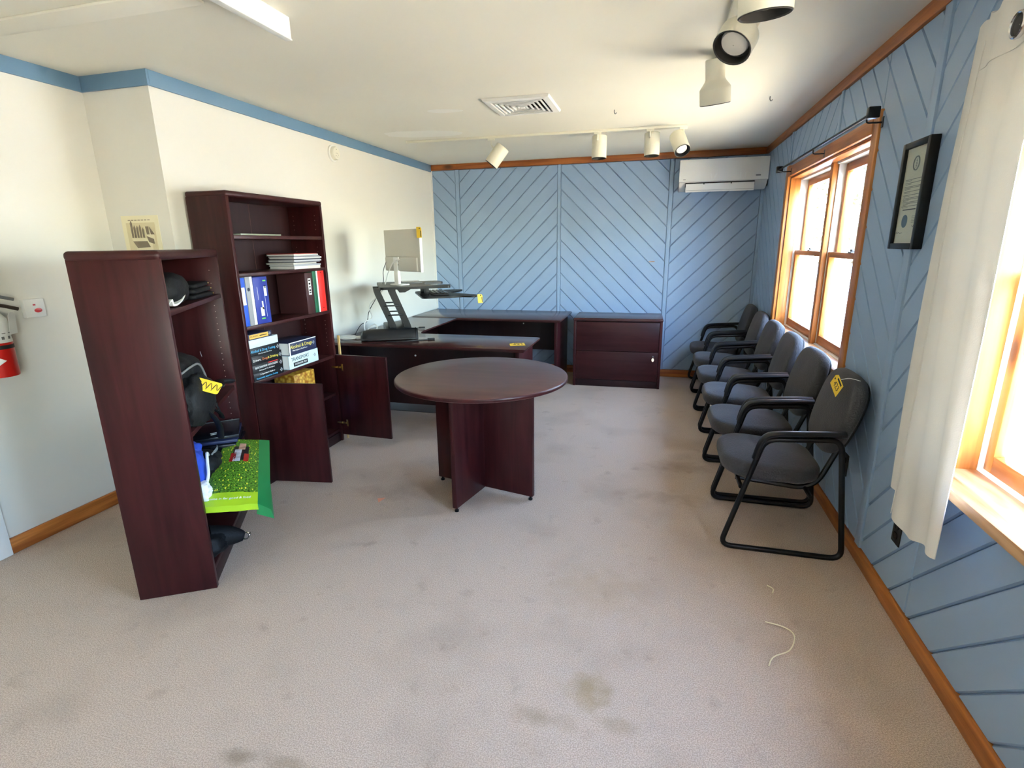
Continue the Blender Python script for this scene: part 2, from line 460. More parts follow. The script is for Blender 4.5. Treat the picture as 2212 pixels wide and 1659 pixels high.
# trims and baseboards
struct(qbox('trim_1', (XL, XR-.025, YB-.026, YB, ZT, H), pinex, bev=.003))
struct(qbox('trim_2', (XR-.026, XR, YF, YB, ZT, H), pine, bev=.003))
struct(qbox('trim_3', (XL, XL+.015, YJ, YB-.026, H-.078, H), bluetrim, bev=.002))
struct(qbox('trim_4', (XA+.015, XL+.015, YJ-.015, YJ, H-.078, H), bluetrim, bev=.002))
struct(qbox('trim_5', (XA, XA+.015, YF, YJ, H-.078, H), bluetrim, bev=.002))
struct(qbox('trim_6', (XA, -1.75, 1.845, 1.965, H-.012, H), ceilm, bev=.004))
struct(qbox('trim_7', (XA, XA+.022, 1.55, 1.655, 0, 2.1), whitetrim, bev=.003))
struct(qbox('trim_8', (XL, XL+.022, YB-.016, YB-.001, .75, ZT), whitetrim, bev=.002))
struct(qbox('baseboard_back', (XL+.018, XR-.02, YB-.02, YB, 0, .085), pinex, bev=.004))
struct(qbox('baseboard_right', (XR-.02, XR, YF, YB, 0, .085), pine, bev=.004))
struct(qbox('baseboard_left', (XL, XL+.018, YJ, YB-.02, 0, .085), pine, bev=.004))
struct(qbox('baseboard_alcove', (XA, XA+.018, 1.655, YJ, 0, .085), pine, bev=.004))
struct(qbox('baseboard_jog', (XA+.018, XL+.018, YJ-.018, YJ, 0, .085), pinex, bev=.004))

# ---------------------------------------------------------------- windows in the right wall
def window(name, w, mull, casing_near=True, casing_far=True, stool=.03, slock=True, apron=False, stooldrop=0):
    y0, y1, z0, z1 = w
    root = bpy.data.objects.new(name, None); C.objects.link(root); root.location = (XR, y0, z0); root['kind'] = 'structure'
    root.empty_display_size = .1
    Lh, Hh = y1-y0, z1-z0
    def part(n, lims, m_, par=root, bev=.003): return qbox(n, lims, m_, par, bev)
    cx0, cx1 = -.024, 0
    if casing_near: part('casing', (cx0, cx1, -CAS, 0, -.06, Hh+.10), pinez)
    if casing_far: part('casing', (cx0, cx1, Lh, Lh+CAS, -.06, Hh+.09), pinez)
    part('casing', (cx0-.004, cx1, -CAS if not casing_near else 0, Lh, Hh, Hh+.075), pine)
    part('stool', (-stool, .088, -CAS-.01, Lh+CAS*.6, -.035-stooldrop, .004-stooldrop), sillm, bev=.006)
    if apron: part('apron', (-.02, 0, -CAS, Lh+CAS*.6, -.085-stooldrop, -.035-stooldrop), pine)
    # jamb boards and white liners
    part('jamb', (0, .075, -.0, .016, 0, Hh), pinez); part('jamb', (0, .075, Lh-.016, Lh, 0, Hh), pinez)
    part('jamb', (0, .075, .016, Lh-.016, Hh-.016, Hh), pine)
    n = mull+1; uw = Lh/n
    for k in range(n):
        a, b = k*uw, (k+1)*uw
        if k: part('mullion', (.056, .088, a-.028, a+.028, 0, Hh), pinez); part('mullion_core', (.088, .19, a-.022, a+.022, 0, Hh), whitetrim)
        aa = a+(.022 if k else .0); bb = b-(.022 if k < n-1 else 0)
        for (p, q, x0) in ((aa, aa+.018, .075 if k == 0 else .089), (bb-.018, bb, .075 if k == n-1 else .089)):
            part('jamb_liner', (x0, .19, p, q, 0, Hh), whitetrim)
        part('jamb_liner', (.075, .19, aa+.018, bb-.018, Hh-.03, Hh), whitetrim)
        part('outer_sill', (.075, .21, aa+.018, bb-.018, -.02, .012), whitetrim)
        a2, b2 = aa+.018, bb-.018; mz = Hh*.505
        def sash(x0, x1, zz0, zz1, top, bot):
            s = part('sash', (x0, x1, a2, a2+.042, zz0, zz1), pinez)
            part('stile', (x0, x1, b2-.042, b2, zz0, zz1), pinez, s)
            part('rail', (x0, x1, a2+.042, b2-.042, zz0, zz0+bot), pine, s)
            part('rail', (x0, x1, a2+.042, b2-.042, zz1-top, zz1), pine, s)
            g = part('pane', ((x0+x1)/2-.003, (x0+x1)/2+.003, a2+.042, b2-.042, zz0+bot, zz1-top), glass, s, 0)
            return s
        sash(.13, .165, mz-.02, Hh-.03, .05, .035)
        s = sash(.09, .125, .012, mz+.02, .035, .06)
        if slock:
            bm = B(); yc = (a2+b2)/2
            bx(bm, .088, .13, yc-.03, yc+.03, mz+.02, mz+.028, bev=.002); bx(bm, .098, .118, yc-.012, yc+.03, mz+.028, mz+.042, bev=.004)
            ob('sash_lock', bm, greyp, s)
    portal((XR+.215, (y0+y1)/2, z0+Hh/2), (0, PI/2, 0), Hh, Lh)
    return root
window('window_1', WIN1, 1, stool=.03, stooldrop=.0)
window('window_2', WIN2, 1, casing_far=False, stool=.085, apron=True)
window('window_added', WIN_ADDED, 1)  # added out of view for extra daylight on the near walls and floor

# ---------------------------------------------------------------- tall bookcase with open doors
tb = thing('tall_bookcase', 'tall mahogany bookcase with open lower doors against the white wall', 'bookcase', (-2.665, 2.628, 0))
TD, TW, TH = .28, .912, 1.835
qbox('side_panel', (0, TD, 0, .024, 0, TH-.03), mahog, tb); qbox('side_panel', (0, TD, TW-.024, TW, 0, TH-.03), mahog, tb)
bm = B(); bx(bm, -.002, TD+.004, -.002, TW+.002, TH-.034, TH, bev=.012, seg=3); ob('top', bm, mahogx, tb)
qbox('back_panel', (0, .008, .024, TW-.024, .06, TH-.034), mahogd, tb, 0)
for y in (.27, .49): qbox('back_seam', (.008, .010, y-.0015, y+.0015, .72, TH-.034), mahogr, tb, 0)
for z in (1.59, 1.37, 1.05, .705, .40, .095):
    qbox('shelf', (.008, TD-.006 if z > .5 else TD-.02, .024, TW-.024, z-.022, z), mahogx, tb)
qbox('kick_plate', (TD-.03, TD-.012, .024, TW-.024, 0, .073), mahogd, tb)
bm = B()
for z in [.78+.032*i for i in range(7)]+[1.12+.032*i for i in range(6)]+[1.42+.032*i for i in range(4)]+[1.64+.032*i for i in range(4)]:
    for x in (.05, .23):
        box(bm, (x, TW-.0245, z), (.0038, .002, .0038))
ob('pin_holes', bm, pinm, tb, kind='stuff')
def door(y, ang, flip):
    d = bpy.data.objects.new('door', None); C.objects.link(d); d.parent = tb; d.location = (TD+.002, y, .055); d.rotation_euler = (0, 0, ang)
    bm = B(); bx(bm, .004, .446, -.0095, .0095, 0, .652, bev=.002); ob('door_panel', bm, mahog, d)
    for z in (.10, .555):
        bm = B(); s = -1 if flip else 1
        bx(bm, .015, .05, s*.0095, s*.016, z-.008, z+.008, bev=.002); bx(bm, .05, .066, s*.0095, s*.013, z-.028, z+.028, bev=.002)
        bx(bm, -.03, .018, s*.011, s*.02, z-.007, z+.007, bev=.002)
        ob('hinge', bm, brass, d)
    return d
door(.012, math.radians(8.5), False); door(TW-.012, math.radians(-2), True)

# ---------------------------------------------------------------- books and binders in the tall bookcase
def bookmat(n, c, r=.45): return mat(n, c, r)
bk = {k: bookmat('cover_'+k, v) for k, v in dict(royal=(48, 92, 200), navy=(42, 58, 150), grey=(150, 152, 156), maroon=(66, 34, 34),
      green=(30, 96, 68), white=(226, 228, 230), red=(226, 46, 40), black=(20, 20, 24), iceblue=(205, 222, 226), tan=(222, 178, 84), dkblue=(40, 46, 78), cyan=(90, 180, 225), salmon=(214, 120, 70), gold=(235, 215, 90), lime=(110, 200, 90)).items()}
X0, Y0 = -2.665, 2.628
def upright(name, label, y, z, d, t, h, m_, xf=.262, lean=0, cat='binder', grp='binders on the middle shelf'):
    d = min(d, .235); t_ = thing(name, label, cat, (X0+xf, Y0+y, z), 0, grp); t_.rotation_euler = (lean, 0, 0)
    bm = B(); bx(bm, -d, 0, 0, .003, 0, h, bev=.001); bx(bm, -d, 0, t-.003, t, 0, h, bev=.001); bx(bm, -.004, 0, .003, t-.003, 0, h, bev=.001)
    ob('cover', bm, m_, t_); qbox('pages', (-d+.006, -.006, .004, t-.004, .006, h-.008), paper, t_, 0)
    return t_
MS = lambda y, z: frame((.0006, y, z), (0, 1, 0), (0, 0, 1))           # print on a spine facing +x
b_ = upright('binder', 'royal blue binder with white label, leftmost on the middle shelf', .032, 1.05, .24, .045, .292, bk['royal'], lean=.0)
qbox('spine_label', (0, .0008, .008, .037, .13, .235), paper, b_, 0)
b_ = upright('binder', 'grey and white ring binder beside the thick blue binder', .082, 1.05, .25, .058, .297, bk['grey'])
qbox('spine_label', (0, .0012, .036, .057, .002, .295), paper, b_, 0)
bm = B(); lathe(bm, [(.011, 0), (.011, .002), (.006, .002)], 16, frame((0, .018, .22), (0, 1, 0), (0, 0, 1))); ob('finger_ring', bm, chrome, b_)
b_ = upright('binder', 'thick navy blue binder with white and green print on its spine', .145, 1.05, .26, .125, .290, bk['navy'])
for i, (y, z, w, h_, c) in enumerate(((.03, .19, .002, .08, 'white'), (.09, .13, .002, .18, 'white'), (.055, .075, .030, .055, 'white'), (.056, .032, .034, .008, 'lime'), (.062, .115, .012, .05, 'white'), (.098, .20, .024, .06, 'white'), (.098, .265, .026, .008, 'lime'), (.1, .228, .012, .02, 'dkblue'))):
    qbox('spine_print', (0, .0008, y-w/2, y+w/2, z-h_/2, z+h_/2), bk[c], b_, 0)
b_ = upright('binder', 'maroon binder with white label on its spine', .655, 1.05, .26, .085, .290, bk['maroon'])
qbox('spine_label', (0, .0010, .030, .062, .135, .25), paper, b_, 0)
for i, z in enumerate((.15, .168, .19, .215, .236)): qbox('print', (.0010, .0014, .036, .056, z-.004*(1+i % 2), z+.005), ink, b_, 0)
upright('binder', 'dark green binder beside the maroon one', .744, 1.05, .25, .042, .303, bk['green'])
upright('paper_pad', 'thin white pad between the green and red binders', .789, 1.05, .24, .016, .303, bk['white'], cat='pad')
b_ = upright('binder', 'bright red binder at the right end of the middle shelf', .808, 1.05, .27, .075, .310, bk['red'])
for z in (.028, .285):
    bm = B(); lathe(bm, [(.004, 0), (.004, .0012), (.001, .0012)], 10, frame((0, .036, z), (0, 1, 0), (0, 0, 1))); ob('rivet', bm, ink, b_)

def lying(name, label, y, z, wy, t, d, m_, xf=.275, rz=0, cat='book', grp='books lying on the lower shelf', sidem=None):
    t_ = thing(name, label, cat, (X0+xf, Y0+y, z), rz, grp)
    bm = B(); bx(bm, -d, 0, 0, wy, 0, .003, bev=.001); bx(bm, -d, 0, 0, wy, t-.003, t, bev=.001); bx(bm, -.004, 0, 0, wy, .003, t-.003, bev=.001)
    ob('cover', bm, m_, t_); qbox('pages', (-d+.005, -.005, .004, wy-.004, .0035, t-.0035), sidem or paper, t_, 0)
    return t_
def badge(o, y, z, s=.016, m_=None):
    bm = B()
    for dy, dz in ((0, 0), (.55, .5), (.55, -.5), (1.0, 0)): box(bm, (.0004, y+dy*s, z+dz*s), (.0008, s*.55, s*.55))
    ob('spine_emblem', bm, m_ or bk['grey'], o)
zz = .705
o_ = lying('book', 'black book lowest in the left pile, with pale blue lettering', .032, zz, .275, .050, .2, bk['black'])
text('lettering', 'A Supervisor\'s Guide to', .014, MS(.125, .036), paper, o_); text('lettering', 'Reasonable Suspicion Testing', .0165, MS(.118, .014), bk['cyan'], o_); badge(o_, .245, .025); zz += .0505
o_ = lying('book', 'black book with bold white title second from the bottom of the left pile', .030, zz, .278, .052, .2, bk['black'])
text('lettering', 'BLOODBORNE PATHOGENS', .019, MS(.125, .031), paper, o_, sx=.85); text('lettering', 'Pathogens In The Workplace', .012, MS(.125, .012), paper, o_); badge(o_, .25, .026); zz += .0525
qbox('title_band', (0, .0008, .14, .23, .044, .049), bk['red'], o_, 0)
o_ = lying('book', 'black book with orange and yellow title in the left pile', .032, zz, .275, .052, .2, bk['black'])
text('lettering', 'Drivers,', .022, MS(.045, .026), paper, o_); text('lettering', 'Drugs', .022, MS(.118, .026), bk['salmon'], o_); text('lettering', '& Drinking', .022, MS(.190, .026), bk['gold'], o_); badge(o_, .25, .026); zz += .0525
o_ = lying('book', 'black book with blue title under the white book', .030, zz, .262, .054, .2, bk['black'])
text('lettering', 'Alcohol & Drug Testing', .023, MS(.112, .031), bk['cyan'], o_); text('lettering', 'What Supervisors Must Know', .010, MS(.125, .012), paper, o_); badge(o_, .238, .028); zz += .0545
o_ = lying('book', 'plain white book case near the top of the left pile', .026, zz, .262, .050, .2, bk['iceblue']); zz += .0505
o_ = lying('book', 'book with yellow spine on top of the left pile', .026, zz, .21, .036, .19, bk['dkblue'])
qbox('spine_band', (0, .0008, .012, .178, .006, .032), bk['tan'], o_, 0); text('lettering', 'WORKING', .015, MS(.055, .020), ink, o_); qbox('print', (.0009, .0012, .10, .165, .016, .021), ink, o_, 0); badge(o_, .186, .019, .012)
zz = .705
o_ = lying('boxed_book', 'pale blue boxed set lettered TRANSPORT on the lower shelf', .370, zz, .335, .092, .2, bk['iceblue'], rz=.02)
text('lettering', 'TRANSPORT', .036, MS(.125, .063), ink, o_); qbox('title_box', (0, .0006, .045, .205, .012, .040), ink, o_, 0); text('lettering', 'PASSENGER PRO', .018, MS(.125, .026) @ Matrix.Translation((0, 0, .0006)), paper, o_); badge(o_, .285, .05); zz += .093
o_ = lying('boxed_book', 'navy boxed set lettered Alcohol and Drugs on top of the pale blue one', .385, zz, .305, .088, .2, bk['dkblue'], rz=.01)
text('lettering', 'Alcohol & Drugs', .036, MS(.135, .055), bk['gold'], o_); text('lettering', 'What Employees Should Know', .013, MS(.115, .030), paper, o_); badge(o_, .265, .05)
qbox('edge_band', (0, .0007, 0, .305, .082, .088), paper, o_, 0); qbox('edge_band', (0, .0007, 0, .012, 0, .082), paper, o_, 0)
# stack of magazines on the second shelf
tones = [(214, 214, 212), (168, 172, 182), (206, 204, 196), (110, 114, 126), (196, 198, 204), (70, 74, 88), (206, 206, 206), (150, 152, 162), (200, 200, 198), (176, 66, 62)]
names = ['thick white magazine at the bottom of the stack', 'pale grey magazine second from the bottom of the stack', 'cream magazine third from the bottom of the stack', 'grey magazine in the lower half of the stack',
         'light magazine in the middle of the stack', 'dark grey magazine in the middle of the stack', 'white magazine above the dark one in the stack', 'grey folder in the upper half of the stack', 'white magazine just under the red folder', 'red folder on top of the magazine stack']
z = 1.370
for i, (c, n_) in enumerate(zip(tones, names)):
    t = .020 if i == 0 else (.004 if i == 9 else random.uniform(.007, .014))
    me = mat('magazine_%d' % i, c, .5); d = .215; w_ = random.uniform(.275, .30)*(.96 if i == 0 else 1); y = .560+random.uniform(-.012, .012)
    o = lying('magazine' if 'folder' not in n_ else 'folder', n_, y, z, w_, t, d, me, xf=.268+random.uniform(-.012, .004), rz=random.uniform(-.07, .07), cat='magazine' if 'folder' not in n_ else 'folder', grp='magazines on the second shelf'); z += t+.0005
    if t > .012:
        qbox('spine_print', (0, .0005, w_*.5, w_*.98, .002, t-.003), offpaper, o, 0)
# thin glossy folder on the top shelf
o_ = lying('thin_booklet', 'thin glossy booklet lying alone on the top open shelf', .10, 1.59, .36, .010, .2, mat('booklet', (150, 158, 140), .15), xf=.262, cat='booklet', grp='')
# inside the cupboard
bm = B(); bx(bm, 0, .17, 0, .235, 0, .235, bev=.006); t_ = thing('popcorn_carton', 'yellow popcorn-patterned carton inside the bookcase cupboard', 'carton', (X0+.05, Y0+.47, .402))
pop = mat('popcorn_print', (240, 190, 60), .5); N = pop.node_tree.nodes; L = pop.node_tree.links
vo = N.new('ShaderNodeTexVoronoi'); vo.inputs['Scale'].default_value = 42; tc = N.new('ShaderNodeTexCoord'); L.new(tc.outputs['Object'], vo.inputs['Vector'])
cr_ = N.new('ShaderNodeValToRGB'); cr_.color_ramp.elements[0].color = (*lin((255, 214, 90)), 1); cr_.color_ramp.elements[1].color = (*lin((176, 104, 14)), 1); cr_.color_ramp.elements[1].position = .75
L.new(vo.outputs['Distance'], cr_.inputs[0]); L.new(cr_.outputs[0], N['Principled BSDF'].inputs['Base Color'])
ob('carton_body', bm, pop, t_); qbox('purple_band', (-.001, .171, -.001, .236, 0, .10), mat('purple_print', (78, 52, 132), .5), t_, .003)
t_ = thing('blue_pack', 'blue and white pack on the cupboard floor beside the door hinge', 'pack', (X0+.11, Y0+.66, .097))
bm = B(); blob(bm, (0, 0, .085), (.14, .20, .18), 5, .08, 2.2, 4); ob('wrap', bm, mat('blue_wrap', (92, 104, 176), .3, var=.4, vscale=14), t_)
bm = B(); blob(bm, (.0, .0, .165), (.10, .17, .06), 8, .15, 3, 3); ob('wrap_top', bm, mat('clear_wrap', (190, 195, 210), .2), t_)

# wooden strip standing between bookcase and desk
o = qbox('wooden_strip', (-2.385, -2.365, 3.575, 3.583, 0, .85), mat('pale_wood', (226, 190, 130), .6, grain=(200, 160, 100), gaxis=2), bev=.002); tag(o, 'pale wooden strip standing between bookcase and desk', 'strip')

# ---------------------------------------------------------------- short bookcase, turned, near
sb = thing('short_bookcase', 'mahogany bookcase with rounded top turned side-on near the camera', 'bookcase', (-1.882, 1.686, 0), math.radians(30.87))
SD, SW, SH = .312, .914, 1.512
qbox('side_panel', (-SD, 0, 0, .026, 0, SH-.03), mahog, sb); qbox('side_panel', (-SD, 0, SW-.026, SW, 0, SH-.03), mahog, sb)
bm = B(); bx(bm, -SD-.004, .004, -.006, SW+.006, SH-.040, SH, bev=.017, seg=4); ob('top', bm, mahogx, sb)
qbox('back_panel', (-SD, -SD+.008, .026, SW-.026, 0, SH-.04), mahogd, sb, 0)
for z in (1.272, .745, .385, .095): qbox('shelf', (-SD+.008, -.006, .026, SW-.026, z-.022, z), mahogx, sb)
qbox('kick_plate', (-.03, -.008, .026, SW-.026, 0, .073), mahogd, sb)
bm = B()
for z in [1.33, 1.40]+[.80+.034*i for i in range(13)]+[.44+.034*i for i in range(8)]:
    box(bm, (-.045, SW-.0265, z), (.0042, .002, .0042))
ob('pin_holes', bm, pinm, sb, kind='stuff')
SBM = sb.matrix_basis.copy()
sba = math.radians(30.87)
def sloc(x, y, z): return SBM @ Vector((x, y, z))
GR = 'things on the short bookcase'
# black folders and curled white-edged sheet on its upper shelf
for i, lab in enumerate(('black folder lowest in the dark pile on the upper shelf', 'black folder in the middle of the dark pile on the upper shelf', 'black folder topmost in the dark pile on the upper shelf')):
    t_ = thing('folder', lab, 'folder', sloc(-.03, .50+.02*i, 1.274+.026*i), sba+.05*(i-1))
    bm = B(); pad(bm, rrect(.22, .30, .02, cx=-.11, cy=.15), .022, .010, 0); ob('cover', bm, nylon, t_)
    qbox('snap', (0, .004, .27, .285, .008, .014), brass, t_, .001)
t_ = thing('cap', 'black cap with white-edged curled brim on the upper shelf', 'cap', sloc(-.08, .22, 1.272), sba)
bm = B(); blob(bm, (-.02, .06, .07), (.2, .26, .15), 3, .08, 2, 2.4, flat=True); ob('crown', bm, nylon, t_)
bm = B()
pts = [(.055, -.13, .012), (.062, -.10, .03), (.058, -.07, .008), (.066, -.02, .012), (.07, .05, .035), (.066, .12, .075), (.052, .16, .088)]
path = smooth_path(pts, 5); rings = []
for p in path: rings.append([Vector(p), Vector(p)+Vector((.004, 0, .010)), Vector(p)+Vector((-.10, -.01, .012)), Vector(p)+Vector((-.10, -.01, .004))])
ringloft(bm, rings); ob('brim', bm, whitep, t_)
# backpack
t_ = thing('backpack', 'black backpack slumped on the middle shelf with a yellow tag', 'backpack', sloc(-.14, .19, .747), sba)
bm = B(); blob(bm, (0, .06, .155), (.27, .40, .31), 2, .10, 2.0, 3.2); ob('main_bag', bm, nylon, t_)
bm = B(); blob(bm, (.13, -.02, .11), (.13, .30, .22), 6, .12, 2.2, 3); ob('front_pocket', bm, nylon, t_)
bm = B(); tube(bm, smooth_path([(.10, -.14, .235), (.135, -.02, .262), (.135, .10, .25), (.135, .16, .20), (.14, .175, .14)], 6), .005, 8); ob('zip', bm, greyp, t_)
bm = B(); tube(bm, smooth_path([(.13, .10, .10), (.17, .22, .11), (.14, .36, .10), (.15, .50, .07), (.14, .58, .05)], 6), .03, 10, sx=.45, sy=1); ob('strap', bm, nylon, t_)
bm = B(); tube(bm, smooth_path([(.15, -.10, .12), (.19, -.05, .05), (.20, .02, -.03), (.19, .05, -.10)], 6), .02, 8, sx=.4); ob('strap', bm, nylon, t_)
bm = B(); tube(bm, smooth_path([(.16, .0, .08), (.20, .06, .02), (.19, .12, -.02), (.18, .10, .06)], 6), .014, 8, sx=.4); ob('strap', bm, nylon, t_)
text('logo', 'NIT', .035, frame((.137, .155, .285), (-.25, 1, -.1), (-.2, 0, 1)), mat('pale_print', (150, 150, 156), .6), t_)
t2 = thing('paper_tag', 'yellow tag lying on the black backpack', 'tag', sloc(.062, .125, .928), sba)
MT = frame((0, 0, 0), (.95, -.1, -.35), (0, .75, .65))
bm = B(); prism(bm, rrect(.105, .062, .010, 3), 0, .0012, MT); ob('card', bm, tagy, t2)
bm = B()
for k in range(4):
    tube(bm, [MT @ Vector(p) for p in smooth_path([(-.045+.022*k, -.02, .002), (-.035+.022*k, .018, .002), (-.022+.022*k, -.012, .002), (-.015+.022*k, .014, .002)], 4)], .0013, 5)
ob('handwriting', bm, ink, t2)
# shelf three: magazines, blue bag, black pouch, green tote
magm = mat('black_magazine', (22, 24, 30), .25)
for i, lab in enumerate(('dark magazine at the bottom of the pile on the third shelf', 'dark magazine second in the pile on the third shelf', 'dark blue magazine third in the pile on the third shelf', 'black magazine with big white letters on top of the third shelf pile')):
    t_ = thing('magazine', lab, 'magazine', sloc(-.20+.008*i, .50+.006*i, .475+.020*i), sba+.06*i, 'magazines on the short bookcase')
    bm = B(); bx(bm, 0, .235, 0, .30, 0, .016, bev=.002); ob('cover', bm, magm if i != 2 else bk['dkblue'], t_); qbox('pages', (.004, .2345, .004, .2985, .003, .013), paper if i == 3 else greyp, t_, 0)
    if i == 3:
        text('masthead', 'II', .085, frame((.13, .07, .0164), (-.15, 1, 0), (-1, -.15, 0)), paper, t_, sx=1.1)
        qbox('edge_band', (0, .235, .286, .30, .0158, .0166), greyp, t_, 0)
t_ = thing('blue_bag', 'royal blue cloth bag with white piping on the third shelf', 'bag', sloc(-.13, .19, .387), sba)
bm = B(); blob(bm, (0, 0, .12), (.21, .25, .22), 11, .14, 2.2, 2.8); ob('cloth', bm, mat('royal_blue_cloth', (40, 78, 190), .6, var=.2, vscale=8, bump=.2, bscale=40), t_)
bm = B(); blob(bm, (-.01, .07, .17), (.18, .16, .15), 14, .16, 2.4, 2.8); ob('flap', bm, MATS['royal_blue_cloth'], t_)
bm = B(); tube(bm, smooth_path([(.10, -.09, .03), (.125, -.04, .10), (.115, .02, .15), (.105, .07, .18), (.10, .10, .16)], 6), .007, 8); ob('piping', bm, whitep, t_)
t_ = thing('white_cloth', 'crumpled white cloth at the near end of the third shelf', 'cloth', sloc(-.05, .10, .387), sba)
bm = B(); blob(bm, (0, 0, .05), (.12, .10, .11), 21, .22, 3, 2.5); ob('cloth', bm, paper, t_)
t_ = thing('black_pouch', 'black zipped pouch between the blue bag and the green tote', 'pouch', sloc(-.085, .375, .392), sba)
bm = B(); blob(bm, (0, 0, .075), (.16, .20, .13), 17, .13, 2.2, 3); ob('pouch_body', bm, nylon, t_)
bm = B(); tube(bm, smooth_path([(.05, -.02, .125), (.06, .05, .135), (.05, .10, .13)], 5), .006, 8, sx=1.6, sy=.6); ob('loop', bm, greyp, t_)
# green tote bag hanging over the shelf edge
totem = mat('tote_print', (70, 130, 40), .35)
N = totem.node_tree.nodes; L = totem.node_tree.links; tc = N.new('ShaderNodeTexCoord')
n1 = N.new('ShaderNodeTexNoise'); n1.inputs['Scale'].default_value = 26; n1.inputs['Detail'].default_value = 6; mp = N.new('ShaderNodeMapping'); mp.inputs['Scale'].default_value = (1, 2.6, 1)
L.new(tc.outputs['UV'], mp.inputs[0]); L.new(mp.outputs[0], n1.inputs['Vector'])
r1 = N.new('ShaderNodeValToRGB'); r1.color_ramp.elements[0].position = .36; r1.color_ramp.elements[1].position = .66
r1.color_ramp.elements[0].color = (*lin((22, 62, 20)), 1); r1.color_ramp.elements[1].color = (*lin((120, 178, 50)), 1); L.new(n1.outputs[0], r1.inputs[0])
n2 = N.new('ShaderNodeTexVoronoi'); n2.inputs['Scale'].default_value = 15; L.new(tc.outputs['UV'], n2.inputs['Vector'])
r2 = N.new('ShaderNodeMapRange'); r2.inputs[1].default_value = .18; r2.inputs[2].default_value = .26; r2.inputs[3].default_value = 1; r2.inputs[4].default_value = 0; L.new(n2.outputs['Distance'], r2.inputs[0])
mx = N.new('ShaderNodeMix'); mx.data_type = 'RGBA'; L.new(r2.outputs[0], mx.inputs[0]); L.new(r1.outputs[0], mx.inputs[6]); mx.inputs[7].default_value = (*lin((228, 216, 60)), 1)
L.new(mx.outputs[2], N['Principled BSDF'].inputs['Base Color'])
tote = thing('tote_bag', 'green grass-printed tote bag hanging over the shelf edge', 'bag', sloc(0, 0, 0), sba)
limem = mat('lime_band', (168, 208, 40), .35); greenm = mat('green_side', (28, 120, 62), .4)
BL, BR, TR, TL = Vector((-.03, .035, .395)), Vector((.215, .02, .385)), Vector((.150, .56, .508)), Vector((-.02, .60, .515))
def q_(u, v): return (BL*(1-u)+BR*u)*(1-v)+(TL*(1-u)+TR*u)*v+Vector((0, 0, .012*math.sin(u*PI)*math.sin(v*PI)+.004*noise.noise(Vector((u*4, v*5, 2)))))
def sheet(name, u0, u1, v0, v1, m_, nu=10, nv=14, off=0., th=.006):
    bm = B(); G = [[bm.verts.new(q_(u0+(u1-u0)*i/nu, v0+(v1-v0)*j/nv)+Vector((0, 0, off))) for j in range(nv+1)] for i in range(nu+1)]
    uv = bm.loops.layers.uv.new('uv')
    top = []
    for i in range(nu):
        for j in range(nv):
            f = bm.faces.new((G[i][j], G[i+1][j], G[i+1][j+1], G[i][j+1])); top.append(f)
            for lp, (a, b) in zip(f.loops, ((i, j), (i+1, j), (i+1, j+1), (i, j+1))): lp[uv].uv = (a/nu, b/nv)
    r = bmesh.ops.extrude_face_region(bm, geom=top); bmesh.ops.translate(bm, vec=(0, 0, -th), verts=[g for g in r['geom'] if isinstance(g, bmesh.types.BMVert)])
    return ob(name, bm, m_, tote)
sheet('printed_panel', 0, 1, .16, 1, totem, th=.03); sheet('lime_band', 0, 1, 0, .16, limem, nv=4, th=.03)
for n_, (u0, u1, v0, v1), c_ in (('print_dark', (.34, .74, .62, .86), (52, 40, 38)), ('print_red', (.30, .44, .60, .74), (176, 40, 36)), ('print_red', (.64, .76, .60, .72), (170, 44, 36)), ('print_white', (.38, .56, .60, .80), (196, 200, 208)), ('print_skin', (.46, .64, .80, .92), (206, 160, 136))):
    sheet(n_, u0, u1, v0, v1, mat('tote_'+n_, c_, .35, var=.35, vscale=30), 5, 5, .0012+.0004*(n_ != 'print_dark'), .001)
bm = B()
G0 = [q_(1, v) for v in (0, .25, .5, .75, 1)]
rings = [[p, p+Vector((.045, .03, -.02-.03*(1-k/4))), p+Vector((.055-.03*k/4, .03, -.10+.05*k/4)), p+Vector((-.01, 0, -.05))] for k, p in enumerate(G0)]
ringloft(bm, rings); ob('side_gusset', bm, greenm, tote)
text('lettering', 'come in for good & food', .020, frame(q_(.5, .08)+Vector((0, 0, .0015)), BR-BL, TL-BL), paper, tote, sx=.9)
# black drawstring bag on the bottom
t_ = thing('drawstring_bag', 'black drawstring bag with silver toggle on the bottom shelf', 'bag', sloc(-.10, .12, .097), sba)
bm = B(); blob(bm, (0, .02, .065), (.26, .22, .13), 31, .15, 2.0, 2.6); 
ob('bag_body', bm, nylon, t_)
bm = B(); tube(bm, smooth_path([(.05, .04, .075), (.12, .07, .06), (.165, .085, .045), (.19, .09, .035)], 6), [.065-.0024*i for i in range(19)], 12); ob('gathered_neck', bm, nylon, t_)
bm = B(); tube(bm, [Vector((.20+.014*math.cos(a), .09+.014*math.sin(a)*.6, .035+.014*math.sin(a))) for a in [2*PI*k/12 for k in range(12)]], .0035, 6, closed=True)
tube(bm, [Vector((.212+.012*math.cos(a)*.4, .105+.012*math.sin(a), .028+.012*math.cos(a))) for a in [2*PI*k/12 for k in range(12)]], .0035, 6, closed=True); ob('toggle', bm, chrome, t_)

